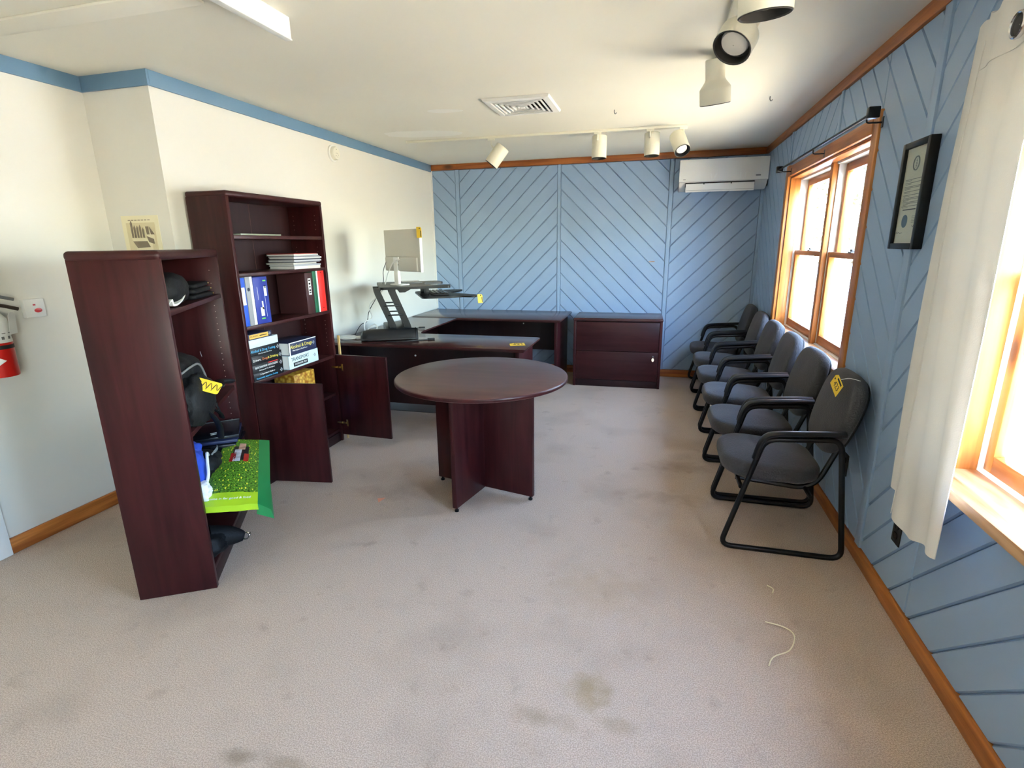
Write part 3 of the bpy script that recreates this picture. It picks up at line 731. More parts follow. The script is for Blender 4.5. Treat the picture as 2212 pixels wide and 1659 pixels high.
# ---------------------------------------------------------------- round table
rt = thing('round_table', 'round mahogany table with crossed panel base on the carpet', 'table', (-.995, 2.95, 0))
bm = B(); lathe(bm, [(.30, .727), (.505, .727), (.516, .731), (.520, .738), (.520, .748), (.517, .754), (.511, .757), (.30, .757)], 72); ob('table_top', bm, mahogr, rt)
bm = B(); lathe(bm, [(.5205, .736), (.5215, .742), (.5205, .75), (.519, .752), (.519, .734)], 72, cap=False); ob('edge_band', bm, mahog, rt)
ca = math.radians(-12.5)
for k in range(2):
    a = ca+k*PI/2
    bm = B()
    if k == 0: box(bm, (0, 0, .377), (.69, .030, .70), .002, Matrix.Rotation(a, 4, 'Z'))
    else:
        for s in (1, -1): box(bm, (s*.18, 0, .377), (.33, .030, .70), .002, Matrix.Rotation(a, 4, 'Z'))
    ob('base_panel', bm, mahog, rt)
    for s in (1, -1):
        bm = B(); lathe(bm, [(.007, .03), (.007, .012), (.013, .01), (.013, 0)], 12, Matrix.Rotation(a, 4, 'Z') @ Matrix.Translation((s*.325, 0, 0))); ob('levelling_foot', bm, black, rt)

# ---------------------------------------------------------------- desk group
def desktop(bm, pts, z0, z1, bev=.012):
    n = len(pts); p2 = inset(pts, bev*1.3); p3 = inset(pts, bev*.3)
    def mt(pp): return [min(pp, key=lambda t: (t[0]-x)**2+(t[1]-y)**2) for x, y in pts]
    ringloft(bm, [[Vector((x, y, z0)) for x, y in mt(p2)], [Vector((x, y, z0+.006)) for x, y in mt(p2)], [Vector((x, y, z0+.012)) for x, y in pts], [Vector((x, y, z1-.008)) for x, y in pts], [Vector((x, y, z1)) for x, y in mt(p2)]])
DZ = .745
fd = thing('desk', 'front mahogany desk of the U-shaped set, nearest the round table', 'desk')
bm = B(); desktop(bm, [(-2.664, 3.845), (-.945, 3.845), (-.945, 4.395), (-2.664, 4.395)], DZ-.034, DZ); ob('desk_top', bm, mahogt, fd)
qbox('end_panel', (-1.035, -1.005, 3.90, 4.37, 0, DZ-.034), mahog, fd)
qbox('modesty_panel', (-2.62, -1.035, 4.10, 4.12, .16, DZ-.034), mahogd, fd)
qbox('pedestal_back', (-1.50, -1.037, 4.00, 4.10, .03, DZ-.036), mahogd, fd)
qbox('end_panel', (-2.66, -2.63, 3.90, 4.37, 0, DZ-.034), mahogd, fd)
bm = B(); lathe(bm, [(.008, 0), (.008, .003), (.003, .005)], 12, frame((-1.98, 4.0995, .60), (1, 0, 0), (0, 0, 1))); ob('screw_cap', bm, screwm, fd)
br = thing('desk_bridge', 'mahogany bridge top along the white wall joining both desks', 'desk')
bm = B(); desktop(bm, [(-2.664, 4.397), (-2.02, 4.397), (-2.075, 4.44), (-2.105, 4.52), (-2.115, 4.62), (-2.115, 5.478), (-2.664, 5.478)][::1], DZ-.034, DZ); ob('bridge_top', bm, mahogt, br)
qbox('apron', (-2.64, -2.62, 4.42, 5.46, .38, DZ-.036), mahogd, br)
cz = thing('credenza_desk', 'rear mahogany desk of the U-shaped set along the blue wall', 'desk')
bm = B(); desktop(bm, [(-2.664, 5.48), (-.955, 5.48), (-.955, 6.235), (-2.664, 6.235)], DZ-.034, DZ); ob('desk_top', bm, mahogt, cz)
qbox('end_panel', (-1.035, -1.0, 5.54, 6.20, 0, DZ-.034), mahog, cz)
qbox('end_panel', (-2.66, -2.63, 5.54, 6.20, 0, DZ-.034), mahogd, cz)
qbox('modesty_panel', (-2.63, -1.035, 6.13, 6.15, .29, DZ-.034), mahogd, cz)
bm = B(); lathe(bm, [(.008, 0), (.008, .003), (.003, .005)], 12, frame((-1.52, 6.1295, .60), (1, 0, 0), (0, 0, 1))); ob('screw_cap', bm, screwm, cz)

def ytag(name, label, loc, M, w=.1, h=.06, num=None, parent=None, hole=True):
    t_ = thing(name, label, 'tag', loc)
    bm = B(); p = [(-w/2, -h/2), (w/2, -h/2), (w/2, h/2), (-w/2+h*.25, h/2), (-w/2, h/2-h*.25)]; prism(bm, p, 0, .0012, M); ob('card', bm, tagy, t_)
    if num: text('number', num, h*.55, M @ Matrix.Translation((.006, -h*.08, .0014)), ink, t_)
    bm = B(); lathe(bm, [(.005, .0013), (.005, .0018), (.002, .0018)], 10, M @ Matrix.Translation((-w*.36, h*.1, 0))); ob('eyelet', bm, ink, t_)
    bm = B(); box(bm, (.01, h*.34, .0014), (w*.55, h*.13, .0006), 0, M); ob('heading', bm, ink, t_)
    return t_
ytag('paper_tag', 'yellow tag lying on the front desk corner', (-1.05, 4.02, DZ+.001), frame((0, 0, 0), (1, .35, 0), (-.35, 1, 0)), .12, .11, '421')

# lateral filing cabinet
fc = thing('filing_cabinet', 'two-drawer mahogany filing cabinet against the blue wall', 'cabinet', (-.842, 5.637, 0), math.radians(1.6))
qbox('side_panel', (0, .028, 0, .50, 0, .718), mahog, fc); qbox('side_panel', (.897, .925, 0, .50, 0, .718), mahog, fc)
bm = B(); bx(bm, -.004, .929, -.006, .505, .716, .750, bev=.013, seg=3); ob('top', bm, mahogt, fc)
qbox('carcass', (.028, .897, .04, .495, .05, .714), mahogd, fc, 0)
d_ = qbox('drawer', (.031, .894, .004, .038, .398, .708), mahogx, fc, .003)
d_ = qbox('drawer', (.031, .894, .004, .038, .078, .392), mahogx, fc, .003)
bm = B(); lathe(bm, [(.010, 0), (.010, .004), (.004, .005)], 16, frame((.845, .0035, .352), (1, 0, 0), (0, 0, 1))); ob('lock', bm, chrome, d_)
bm = B(); bx(bm, .842, .846, -.012, .002, .345, .36); lathe(bm, [(.013, 0), (.013, .003)], 16, frame((.842, -.008, .318), (1, 0, 0), (0, .2, 1)) @ Matrix.Scale(1.5, 4, (0, 1, 0))); ob('key', bm, chrome, d_)
qbox('kick_plate', (.028, .897, .012, .03, 0, .074), mahogd, fc)

# ---------------------------------------------------------------- standing converter on the desk
ang = math.radians(31); cvO = Vector((-2.02, 4.36, DZ))
cv = thing('desk_converter', 'black sit-stand desk converter raised on the desk corner', 'desk converter', cvO, ang)
# local x = towards the user, local y = away from the camera
for y in (-.34, .34):
    bm = B(); bx(bm, -.34, .03, y-.012, y+.012, .0, .008, bev=.002); f_ = ob('foot_bar', bm, blackm, cv)
    bm = B(); bx(bm, .0, .06, y-.016, y+.016, .0, .016, bev=.004); ob('foot_pad', bm, blackm, f_)
qbox('base_tray', (-.33, -.12, -.16, .30, .002, .085), black, cv, .012)
qbox('cable_ledge', (-.42, -.33, -.25, .30, .002, .02), black, cv, .004)
XZ = Matrix(((1, 0, 0, 0), (0, 0, -1, 0), (0, 1, 0, 0), (0, 0, 0, 1)))
for y in (-.15, .13):
    for dx in (0, -.125):
        bm = B(); prism(bm, [(-.16+dx, .03), (-.10+dx, .03), (-.115+dx, .11), (-.225+dx, .40), (-.225+dx, .425), (-.28+dx, .425), (-.275+dx, .38), (-.175+dx, .12)], y-.010, y+.010, XZ); ob('lift_arm', bm, blackm, cv)
    for z in (.20, .28):
        x_ = -.13-.38*(z-.09); bm = B(); bx(bm, x_-.125, x_, y-.006, y+.006, z-.006, z+.006, bev=.002); ob('cross_bar', bm, blackm, cv)
bm = B(); prism(bm, [(-.33, .425), (.10, .425), (.10, .405), (-.05, .395), (-.12, .36), (-.17, .36), (-.2, .40), (-.33, .405)], -.22, -.195, Matrix(((1, 0, 0, 0), (0, 0, -1, 0), (0, 1, 0, 0), (0, 0, 0, 1)))); ob('bracket', bm, blackm, cv)
PZ = .425
pts = fillet([(-.36, -.30, 0), (.22, -.30, 0), (.24, -.16, 0), (.04, -.10, 0), (.04, .16, 0), (.24, .22, 0), (.22, .40, 0), (-.36, .40, 0)], .035, 4, True)
bm = B(); prism(bm, [(p.x, p.y) for p in pts], PZ, PZ+.02); ob('work_platform', bm, black, cv)
pts = fillet([(-.02, -.29, 0), (.20, -.30, 0), (.30, -.27, 0), (.42, -.34, 0), (.47, -.24, 0), (.36, -.06, 0), (.28, .02, 0), (.28, .14, 0), (.36, .22, 0), (.46, .38, 0), (.28, .42, 0), (-.02, .33, 0)], .05, 4, True)
bm = B(); prism(bm, [(p.x, p.y) for p in pts], PZ-.085, PZ-.070); ob('keyboard_tray', bm, black, cv)
for y in (-.12, .18):
    bm = B(); bx(bm, .02, .06, y-.012, y+.012, PZ-.072, PZ+.002, bev=.003); ob('tray_hanger', bm, blackm, cv)
t_ = thing('keyboard', 'dark keyboard lying across the converter keyboard tray', 'keyboard', cvO+Matrix.Rotation(ang, 4, 'Z') @ Vector((.155, 0, PZ-.0695)), ang)
bm = B(); bx(bm, -.07, .07, -.20, .20, 0, .016, bev=.005); ob('keyboard_body', bm, black, t_)
for r_ in range(4):
    bm = B()
    for c_ in range(11): box(bm, (-.05+.033*r_, -.18+.036*c_, .019), (.026, .028, .006), .002, seg=1)
    ob('key_row', bm, blackg, t_)
t_ = thing('tablet', 'thin silver tablet on the raised converter platform', 'tablet', cvO+Matrix.Rotation(ang, 4, 'Z') @ Vector((-.06, .22, PZ+.0205)), ang)
bm = B(); bx(bm, -.09, .09, -.12, .12, 0, .009, bev=.003); ob('case', bm, greyp, t_)
bm = B(); bx(bm, -.085, .085, -.115, .115, .009, .0105, bev=.0005); ob('screen', bm, blackg, t_)
t2 = ytag('paper_tag', 'yellow tag hanging from the keyboard tray tip', cvO+Matrix.Rotation(ang, 4, 'Z') @ Vector((.475, -.29, PZ-.1)), frame((0, 0, 0), (.1, -.1, -1), (.75, .6, 0)), .075, .045)
# padded rest beside the converter
t_ = thing('padded_rest', 'black padded leatherette rest along the front desk edge', 'padded rest', (-2.335, 3.865, DZ+.0085), math.radians(27))
prof = [(0, 0), (.12, 0), (.125, .02), (.115, .055), (.095, .078), (.065, .088), (.04, .082), (.015, .055), (.0, .02)]
bm = B(); sp = smooth_path([(p[0], p[1], 0) for p in prof], 4, True)
def ring_r(x, k): return [Vector((x, .06+(p.x-.06)*k, p.y*k if k > 0 else 0)) for p in sp]
ringloft(bm, [ring_r(-.02, .5), ring_r(.0, .85), ring_r(.05, 1), ring_r(.40, 1), ring_r(.44, .98), ring_r(.455, .9)]); ob('cushion', bm, leather, t_)
bm = B(); tube(bm, [Vector((.437, .06+(p.x-.06)*1.0, p.y*1.0+.001)) for p in sp], .003, 6, closed=True); ob('seam_piping', bm, black, t_)
# monitor, its back towards the camera
ma = math.radians(31-60.2)
mo = thing('monitor', 'white-backed monitor on the converter, seen from behind', 'monitor', cvO+Matrix.Rotation(ang, 4, 'Z') @ Vector((-.16, -.08, PZ+.0205)), math.radians(-29.3))
# local x along the screen width (towards +x/-y), local -y faces the camera
bm = B(); prism(bm, rrect(.16, .12, .03, 4, -.04, 0), 0, .008); ob('stand_foot', bm, whitep, mo)
bm = B(); prism(bm, [(-.03, 0), (.03, 0), (.025, .19), (.045, .21), (.045, .23), (-.03, .23)], -.012, .012, Matrix(((1, 0, 0, -.06), (0, 0, -1, -.005), (0, 1, 0, .004), (0, 0, 0, 1)))); ob('stand_neck', bm, whitep, mo)
backm = mat('monitor_back', (206, 202, 190), .5)
bm = B(); bx(bm, -.255, .255, .012, .030, .115, .46, bev=.004); h_ = ob('housing', bm, backm, mo)
bm = B(); bx(bm, -.235, .235, -.008, .014, .118, .235, bev=.01); ob('rear_bulge', bm, backm, mo)
bm = B(); bx(bm, .2545, .268, .010, .036, .113, .462, bev=.003); ob('side_bezel', bm, whitep, mo)
bm = B(); bx(bm, -.25, .25, .0302, .032, .12, .455); ob('screen', bm, blackg, mo)
for x, z in ((-.09, .17), (-.03, .17), (-.09, .20), (-.03, .20)):
    bm = B(); lathe(bm, [(.005, 0), (.005, .002), (.002, .003)], 10, frame((x, -.0085, z), (1, 0, 0), (0, 0, 1))); ob('screw', bm, greyp, mo)
mow = Matrix.Translation(mo.location) @ Matrix.Rotation(math.radians(-29.3), 4, 'Z')
ytag('paper_tag', 'yellow tag hanging on the monitor corner', mow @ Vector((.275, .005, .43)), frame((0, 0, 0), (0, 0, -1), (.97, -.2, 0)), .085, .05)
# cables
def cable(label, pts, r, m_, cat='cable'):
    bm = B(); tube(bm, smooth_path(pts, 8), r, 7); return tag(ob('cable', bm, m_), label, cat)
mB = lambda x, y, z: tuple(mow @ Vector((x, y, z)))
p0 = mB(-.0, -.012, .215)
cable('white cable drooping from the monitor back to the desk', [p0, mB(-.06, -.03, .20), mB(-.16, -.03, .10), mB(-.22, -.06, -.05), (-2.40, 4.13, 1.02), (-2.37, 4.10, .92), (-2.42, 4.06, .88), (-2.40, 4.03, .80), (-2.33, 4.02, .775), (-2.30, 4.05, .84), (-2.36, 4.10, .86), (-2.41, 4.05, .80), (-2.42, 3.98, .752)], .0045, whitep)
cable('black cable drooping behind the converter beside the white one', [mB(-.2, .0, .22), mB(-.25, -.02, .12), mB(-.255, -.04, -.02), (-2.42, 4.16, .98), (-2.45, 4.15, .88), (-2.5, 4.13, .85), (-2.53, 4.08, .78), (-2.52, 4.05, .752)], .003, black)
pts = []
for k in range(40):
    a = k*PI*2/13; pts.append((-2.53+.075*math.cos(a)*(1-.004*k), 3.965+.05*math.sin(a), DZ+.006+.0007*k))
cable('white cable coiled flat on the desk end', pts, .0045, whitep)
t_ = thing('power_adapter', 'white power adapter lying beside the coiled cable', 'adapter', (-2.43, 4.0, DZ), .6)
bm = B(); bx(bm, -.045, .045, -.02, .02, 0, .028, bev=.008); ob('adapter_body', bm, whitep, t_)
bm = B(); bx(bm, .045, .06, -.006, .006, .008, .02, bev=.002); ob('plug', bm, chrome, t_)

# chair mat under the desks
o = tag(qbox('chair_mat', (-2.62, -1.55, 4.35, 5.45, .0, .006), mat('smoky_chair_mat', (104, 94, 86), .42, spec=.35), bev=.002), 'smooth grey chair mat on the carpet between the desks', 'mat')

# ---------------------------------------------------------------- six guest chairs along the window wall
def make_chair():
    t = thing('guest_chair', '', 'chair', (0, 0, 0), 0, 'guest chairs along the window wall')
    for s in (-1, 1):
        y = s*.272
        loop = fillet([(.175, y, .622), (-.150, y, .600), (-.305, y, .0135), (.25, y, .0135)], .055, 6, True)
        bm = B(); tube(bm, loop, .0135, 10, closed=True); ob('side_frame', bm, blackm, t)
        bm = B()
        c = smooth_path([(-.186, y, .500), (-.168, y, .575), (-.140, y, .617), (-.085, y, .631), (.02, y, .639), (.12, y, .646), (.188, y, .650)], 5)
        tube(bm, c, [.0165]*len(c), 10, sx=.9, sy=1.4, up=(0, 0, 1)); ob('armrest', bm, armpad, t)
        yb = s*.155
        bm = B(); tube(bm, fillet([(-.245, yb, .345), (.12, yb, .312), (.225, yb, .60), (.262, yb, .78)], .10, 8), .0135, 8, sx=1, sy=1); ob('back_support', bm, blackm, t)
    for x, z in ((-.235, .345), (.08, .322)):
        bm = B(); tube(bm, [(x, -.272, z), (x, .272, z)], .011, 8); ob('cross_bar', bm, blackm, t)
    bm = B()
    out = [(x*1.0, y) for x, y in rrect(.47, .49, .15, 8)]
    out = [(x, y*(1-.05*(x > 0))) for x, y in out]
    pad(bm, out, .088, .036, .022, Matrix.Translation((-.085, 0, .362)) @ Matrix.Rotation(math.radians(3), 4, 'Y')); ob('seat', bm, fabric, t)
    bm = B(); tilt = math.radians(15)
    out = []
    for k in range(40):
        a = 2*PI*k/40; ca_, sa_ = math.cos(a), math.sin(a); p = 3.4
        r_ = (abs(ca_)**p+abs(sa_)**p)**(-1/p)
        u = ca_*r_*.205; v = sa_*r_*.235; v *= (1-.10*max(0, -u)/.205)
        out.append((u, v))
    # local x -> up the back, local y -> across, local z -> towards the sitter
    up_ = Vector((math.sin(tilt), 0, math.cos(tilt)))
    M = frame((.245, 0, .682), up_, (0, 1, 0))
    if M.col[2][0] > 0: M = frame((.245, 0, .682), up_, (0, -1, 0))
    pad(bm, out, .062, .028, .018, M); ob('backrest', bm, fabric, t)
    bm = B(); pad(bm, [(x*.93, y*.93) for x, y in out], .016, .007, 0, M @ Matrix.Translation((0, 0, -.010))); ob('back_shell', bm, black, t)
    return t
CH = make_chair()
labs = ['nearest guest chair in the row, with a yellow tag on its back', 'second guest chair from the camera in the window row', 'third guest chair from the camera in the window row',
        'fourth guest chair from the camera in the window row', 'fifth guest chair from the camera, beside the window far casing', 'farthest guest chair in the row, in the blue corner']
spots = [(.690, 2.878, 0), (.690, 3.475, .02), (.695, 4.085, -.01), (.695, 4.70, .015), (.70, 5.32, 0), (.70, 5.93, -.01)]
for i, (x, y, a) in enumerate(spots):
    if i == 0: CH.location = (x, y, 0); CH['label'] = labs[0]
    else: dup(CH, (x, y, 0), a, labs[i])
# tag on the nearest chair
tM = frame((0, 0, 0), (.05, -.80, -.45), (.2, -.42, .80))
ytag('paper_tag', 'yellow tag numbered 423 pinned on the nearest chair back', (.858, 2.765, .848), tM, .098, .072, '423')
bm = B(); tube(bm, smooth_path([(.866, 2.738, .880), (.888, 2.70, .896), (.93, 2.69, .888)], 5), .0015, 5); tag(ob('tag_string', bm, paper), 'white string of the tag on the nearest chair', 'string')

# ---------------------------------------------------------------- track lights
def rail(label, a, b):
    a = Vector(a); b = Vector(b); M = frame(a, b-a, (0, 0, 1)); l = (b-a).length
    t = thing('track_rail', label, 'light track', a)
    M2 = Matrix.Translation(-a) @ M
    bm = B(); bx(bm, 0, l, -.010, .010, -.018, .018, bev=.002, M=M2 @ Matrix.Rotation(PI/2, 4, 'X') if False else M2); ob('rail', bm, cream, t)
    bm = B(); bx(bm, -.012, 0, -.012, .012, -.020, .020, bev=.002, M=M2); ob('end_cap', bm, cream, t)
    return t
rail('long cream track along the ceiling before the blue wall', (-2.27, 4.805, H-.0105), (.165, 4.885, H-.0105))
rail('cream track running towards the camera at the upper right', (.245, 3.33, H-.0105), (.245, 1.0, H-.0105))
dark = mat('dark_baffle', (40, 38, 36), .6); bulbm = mat('frosted_bulb', (225, 222, 212), .25); reflm = mat('reflector', (150, 148, 140), .25, metal=.6)
def head(label, joint, cen, axis, prof, r_open, stem=True, group=None, rim=None):
    """joint on the rail, can centre, axis = direction the light points"""
    j = Vector(joint); t = thing('track_lamp', label, 'spotlight', j, 0, group)
    a = Vector(axis).normalized(); c = Vector(cen)-j
    M = frame(c, a.orthogonal(), a.cross(a.orthogonal()))
    if (M.to_3x3() @ Vector((0, 0, 1))).dot(a) < 0: M = M @ Matrix.Rotation(PI, 4, 'X')
    bm = B(); bx(bm, -.03, .03, -.014, .014, -.016, .004, bev=.003); ob('adapter', bm, cream, t)
    bm = B(); top = c-a*.02
    side = Vector((0, -1, 0))
    tube(bm, [(0, 0, -.012), (0, -.0, -.05), tuple(c*.55+Vector((0, 0, -.02))), tuple(c+side*.0-a*.03)], .008, 8); ob('stem', bm, cream, t)
    bm = B(); z0 = prof[0][1]; zi = prof[-1][1]
    inner = [(r_open-.006, zi-.001), (r_open-.007, zi-.05)]
    lathe(bm, [(.004, z0)]+prof+inner, 32, M, cap=False); ob('housing', bm, cream, t)
    bm = B(); lathe(bm, [(r_open-.001, zi+.001), (r_open-.004, zi+.004), (r_open-.008, zi), (r_open-.008, zi-.035), (.03, zi-.06), (.001, zi-.065)], 32, M, cap=False); ob('baffle', bm, dark, t)
    bm = B(); lathe(bm, [(.002, zi-.014), (r_open*.35, zi-.016), (r_open*.66, zi-.021), (r_open*.72, zi-.03), (r_open*.4, zi-.055)], 24, M, cap=False); ob('bulb', bm, bulbm, t)
    return t
CAN = [(.055, -.088), (.061, -.084), (.063, -.078), (.063, .092)]
G1 = 'spotlights on the long track'
head('cylinder spotlight tilted left, first on the long track', (-1.48, 4.832, 2.42), (-1.435, 4.86, 2.285), (-.62, -.12, -.80), CAN, .063, group=G1)
head('cylinder spotlight pointing straight down, second on the long track', (-.553, 4.862, 2.42), (-.543, 4.93, 2.318), (0, -.03, -1), CAN, .063, group=G1)
head('cylinder spotlight pointing straight down, third on the long track', (-.123, 4.876, 2.42), (-.105, 4.945, 2.318), (0.02, -.03, -1), CAN, .063, group=G1)
head('cylinder spotlight turned towards the camera at the track end', (.139, 4.885, 2.42), (.115, 4.86, 2.30), (.28, -.62, -.78), CAN, .063, group=G1)
BELL = [(.044, -.10), (.048, -.095), (.048, -.01), (.052, .0), (.076, .032), (.077, .04), (.077, .105)]
G2 = 'bell spotlights on the near track'
head('bell-shaped spotlight facing the camera, middle of the near track', (.245, 2.45, 2.42), (.275, 2.545, 2.335), (-.38, -.45, -.74), BELL, .077, group=G2)
head('bell-shaped spotlight pointing down at the far end of the near track', (.245, 3.27, 2.42), (.232, 3.20, 2.318), (.10, .25, -1), BELL, .077, group=G2)
head('bell-shaped spotlight cut off by the top of the photo', (.245, 2.02, 2.42), (.262, 1.93, 2.275), (.05, .12, -1), BELL, .077, group=G2)

# ceiling diffuser
cvn = thing('ceiling_vent', 'square white louvred air vent in the ceiling', 'vent', (-.953, 3.862, H))
def sqring(bm, r0, z0, r1, z1, th=.003):
    def sq(r, z): return [Vector((x*r, y*r, z)) for x, y in ((1, 1), (-1, 1), (-1, -1), (1, -1))]
    ringloft(bm, [sq(r0, z0), sq(r1, z1), sq(r1-.002, z1+th), sq(r0-.002, z0+th)], cap=False)
bm = B(); sqring(bm, .225, -.001, .218, -.016); sqring(bm, .218, -.016, .178, -.020); sqring(bm, .178, -.020, .172, -.004); ob('frame', bm, whitep, cvn, smooth=False)
for k in range(5):
    r_ = .166-k*.032
    bm = B(); sqring(bm, r_, -.0195, r_-.013, -.0215, .002); sqring(bm, r_-.011, -.020, r_-.013, -.004, .001); ob('louvre', bm, whitep, cvn, smooth=False)
qbox('core_plate', (-.016, .016, -.016, .016, -.0215, -.018), whitep, cvn, .001)
qbox('duct', (-.172, .172, -.172, .172, -.0015, -.0005), dark, cvn, 0)
# hooks and the hanging board
for (x, y), lab in (((-.363, 4.205), 'tiny dark ceiling hook between vent and long track'), ((.653, 4.163), 'tiny ceiling hook near the window wall')):
    bm = B(); tube(bm, smooth_path([(0, 0, 0), (0, 0, -.018), (.008, 0, -.028), (.016, 0, -.020)], 5), .003, 6); o = tag(ob('ceiling_hook', bm, greyp), lab, 'hook'); o.location = (x, y, H)
vb = thing('ceiling_board', 'long white painted board edge hanging from the ceiling at upper left', 'ceiling board', (-1.535, 0, H))
bm = B(); bx(bm, -.012, .0, .4, 2.185, -.080, 0, bev=.002); ob('face_board', bm, whitetrim, vb)
bm = B(); bx(bm, -.030, .002, .4, 2.188, -.086, -.080, bev=.002); ob('lip', bm, whitetrim, vb)
pm = mat('ceiling_patch', (236, 234, 226), .7)
for (x, y, a, rx, ry) in ((-1.53, 3.86, .3, .14, .06), (-2.0, 4.55, .2, .34, .14)):
    bm = B(); lathe(bm, [(.001, -.0012)]+[(1, -.0006), (1, 0)], 24, Matrix.Translation((x, y, H-.0003)) @ Matrix.Rotation(a, 4, 'Z') @ Matrix.Diagonal((rx, ry, 1, 1)), cap=False)
    for v in bm.verts: d = noise.noise(v.co*9)*.05; v.co.x += d; v.co.y += d*.6
    o = ob('paint_patch', bm, pm, ceil)

# smoke detector on the left wall
sm = thing('smoke_detector', 'round white smoke detector high on the white wall', 'smoke detector', (XL, 4.215, 2.272))
Mx = frame((0, 0, 0), (0, 1, 0), (0, 0, 1))
bm = B(); lathe(bm, [(.066, 0), (.066, .012), (.060, .016)], 36, Mx); ob('base', bm, whitep, sm)
bm = B(); lathe(bm, [(.054, .016), (.054, .034), (.048, .042), (.02, .044)], 36, Mx); ob('cover', bm, cream, sm)
bm = B()
for y, z in ((.0, .03), (-.008, .0), (.012, .001), (-.012, -.022), (.02, -.012), (.012, -.028)): box(bm, (.0435, y, z), (.002, .008, .005))
ob('slots', bm, greyp, sm)

# ---------------------------------------------------------------- air conditioner
ac = thing('air_conditioner', 'white wall air conditioner high on the blue wall', 'air conditioner', (.165, YB-.022, 2.035))
prof = [(0, 0), (-.10, 0), (-.17, .035), (-.205, .075), (-.215, .12), (-.212, .27), (-.195, .285), (0, .285)]
bm = B(); Mp = Matrix(((0, 0, 1, 0), (1, 0, 0, 0), (0, 1, 0, 0), (0, 0, 0, 1))); prism(bm, prof, 0, .835, Mp); ob('housing', bm, whitep, ac)
bm = B(); prism(bm, [(-.2155, .075), (-.224, .08), (-.226, .26), (-.218, .29), (-.10, .29), (-.10, .284), (-.2135, .284), (-.2155, .26)], -.004, .839, Mp); ob('front_panel', bm, whitep, ac)
qbox('outlet_slot', (.06, .72, -.206, -.10, .030, .072), dark, ac, .003)
bm = B(); prism(bm, [(-.150, .004), (-.214, -.022), (-.219, -.014), (-.228, .056), (-.219, .060), (-.160, .02)], .065, .715, Mp); ob('louvre_flap', bm, whitep, ac)
qbox('flap_seam', (.07, .71, -.2225, -.2200, -.0060, -.0040), greyp, ac, 0)
for x in (.24, .50): qbox('flap_clip', (x-.005, x+.005, -.2295, -.215, .048, .066), dark, ac, 0)
bm = B()
box(bm, (.745, -.2266, .118), (.045, .001, .012)); ob('badge', bm, greyp, ac)
qbox('logo', (.035, .060, -.2262, -.2255, .097, .104), greyp, ac, 0)
for x, h_, a in ((.305, .055, -.2), (.345, .06, .35), (.58, .055, -.05), (.625, .05, .05)):
    bm = B(); box(bm, (0, 0, 0), (.014, .0012, h_), 0, Matrix.Translation((x, -.2258, .125)) @ Matrix.Rotation(a, 4, 'Y')); ob('tape_strip', bm, mat('glossy_tape', (240, 240, 236), .1) if 'glossy_tape' not in MATS else MATS['glossy_tape'], ac)
qbox('pipe_cover', (.835, .842, -.19, -.0, .02, .26), dark, ac, .002)

# ---------------------------------------------------------------- curtain rod of the far window
cr1 = thing('curtain_rod', 'thin black curtain rod above the far window', 'curtain rod', (XR-.095, 4.0, 2.09))
y0, y1 = -.93, 1.10
bm = B(); tube(bm, [(0, y0, 0), (0, y1, 0)], .007, 10); ob('rod', bm, blackm, cr1)
for y, s in ((y0-.018, 1), (y1+.014, 1)):
    bm = B(); box(bm, (0, y, 0), (.05, .036, .05), .005); ob('finial', bm, blackm, cr1)
for y in (y0+.06, .08, y1-.10):
    bm = B(); tube(bm, fillet([(0, y, -.004), (0, y, -.03), (.068, y, -.03)], .015, 4), .004, 6); bx(bm, .066, .0705, y-.012, y+.012, -.055, -.005, bev=.002); ob('bracket', bm, blackm, cr1)

# ---------------------------------------------------------------- near curtain with its rod
cr2 = thing('curtain_rod', 'dark curtain rod through the white curtain grommet at upper right', 'curtain rod', (XR-.088, 1.2, 2.062))
bm = B(); tube(bm, [(0, -1.2, 0), (0, .82, 0)], .009, 10); ob('rod', bm, blackm, cr2)
bm = B(); tube(bm, [(0, -.3, 0), (.088, -.3, 0)], .005, 6); ob('bracket', bm, blackm, cr2)
cu2 = thing('curtain', 'white cotton curtain gathered at the near window edge', 'curtain', (XR, 2.0, 0))
sec = [(.365, -.032), (.30, -.058), (.245, -.040), (.20, -.052), (.180, -.085), (.150, -.104), (.09, -.116), (.02, -.122), (-.06, -.127), (-.13, -.131), (-.19, -.134), (-.225, -.126)]
base = smooth_path([(a, b, 0) for a, b in sec], 5)
def curtain_pt(i, z):
    p = base[i]; t = i/(len(base)-1); k = (2.17-z)/1.7
    sway = .012*math.sin(z*3.1+t*9)*k
    top = max(0, (z-1.75)/.42)
    y = p.x*(1-.03*top)+.012*math.sin(z*2+t*5)-.0*k+.10*top*max(0, .2-p.x)*-1.2
    x = p.y*(1-.12*top)+sway*.6+.006*math.sin(t*31+z*2.3)
    return Vector((x, y, z))
bm = B(); n = len(base); nz_ = 44; rows = []
for j in range(nz_+1):
    row = []
    for i in range(n):
        t = i/(n-1); zb = .53+.012*math.sin(t*17)-.045*min(1, max(0, (t-.33)/.07))+.06*max(0, (t-.5)/.5)
        zt = 2.195-.035*t+.006*math.sin(t*23)
        row.append(bm.verts.new(curtain_pt(i, zt+(zb-zt)*j/nz_)))
    rows.append(row)
fs = [bm.faces.new((rows[j][i], rows[j][i+1], rows[j+1][i+1], rows[j+1][i])) for j in range(nz_) for i in range(n-1)]
r = bmesh.ops.extrude_face_region(bm, geom=fs); bmesh.ops.translate(bm, vec=(.003, .001, 0), verts=[g for g in r['geom'] if isinstance(g, bmesh.types.BMVert)])
ob('cloth', bm, curtainm, cu2, ang=60)
for zz_ in (2.02,):
    bm = B(); tube(bm, [curtain_pt(i, zz_)+Vector((-.002, 0, 0)) for i in range(n//2-4, n-2)], .0012, 5); ob('stitch_line', bm, curtainm, cu2)
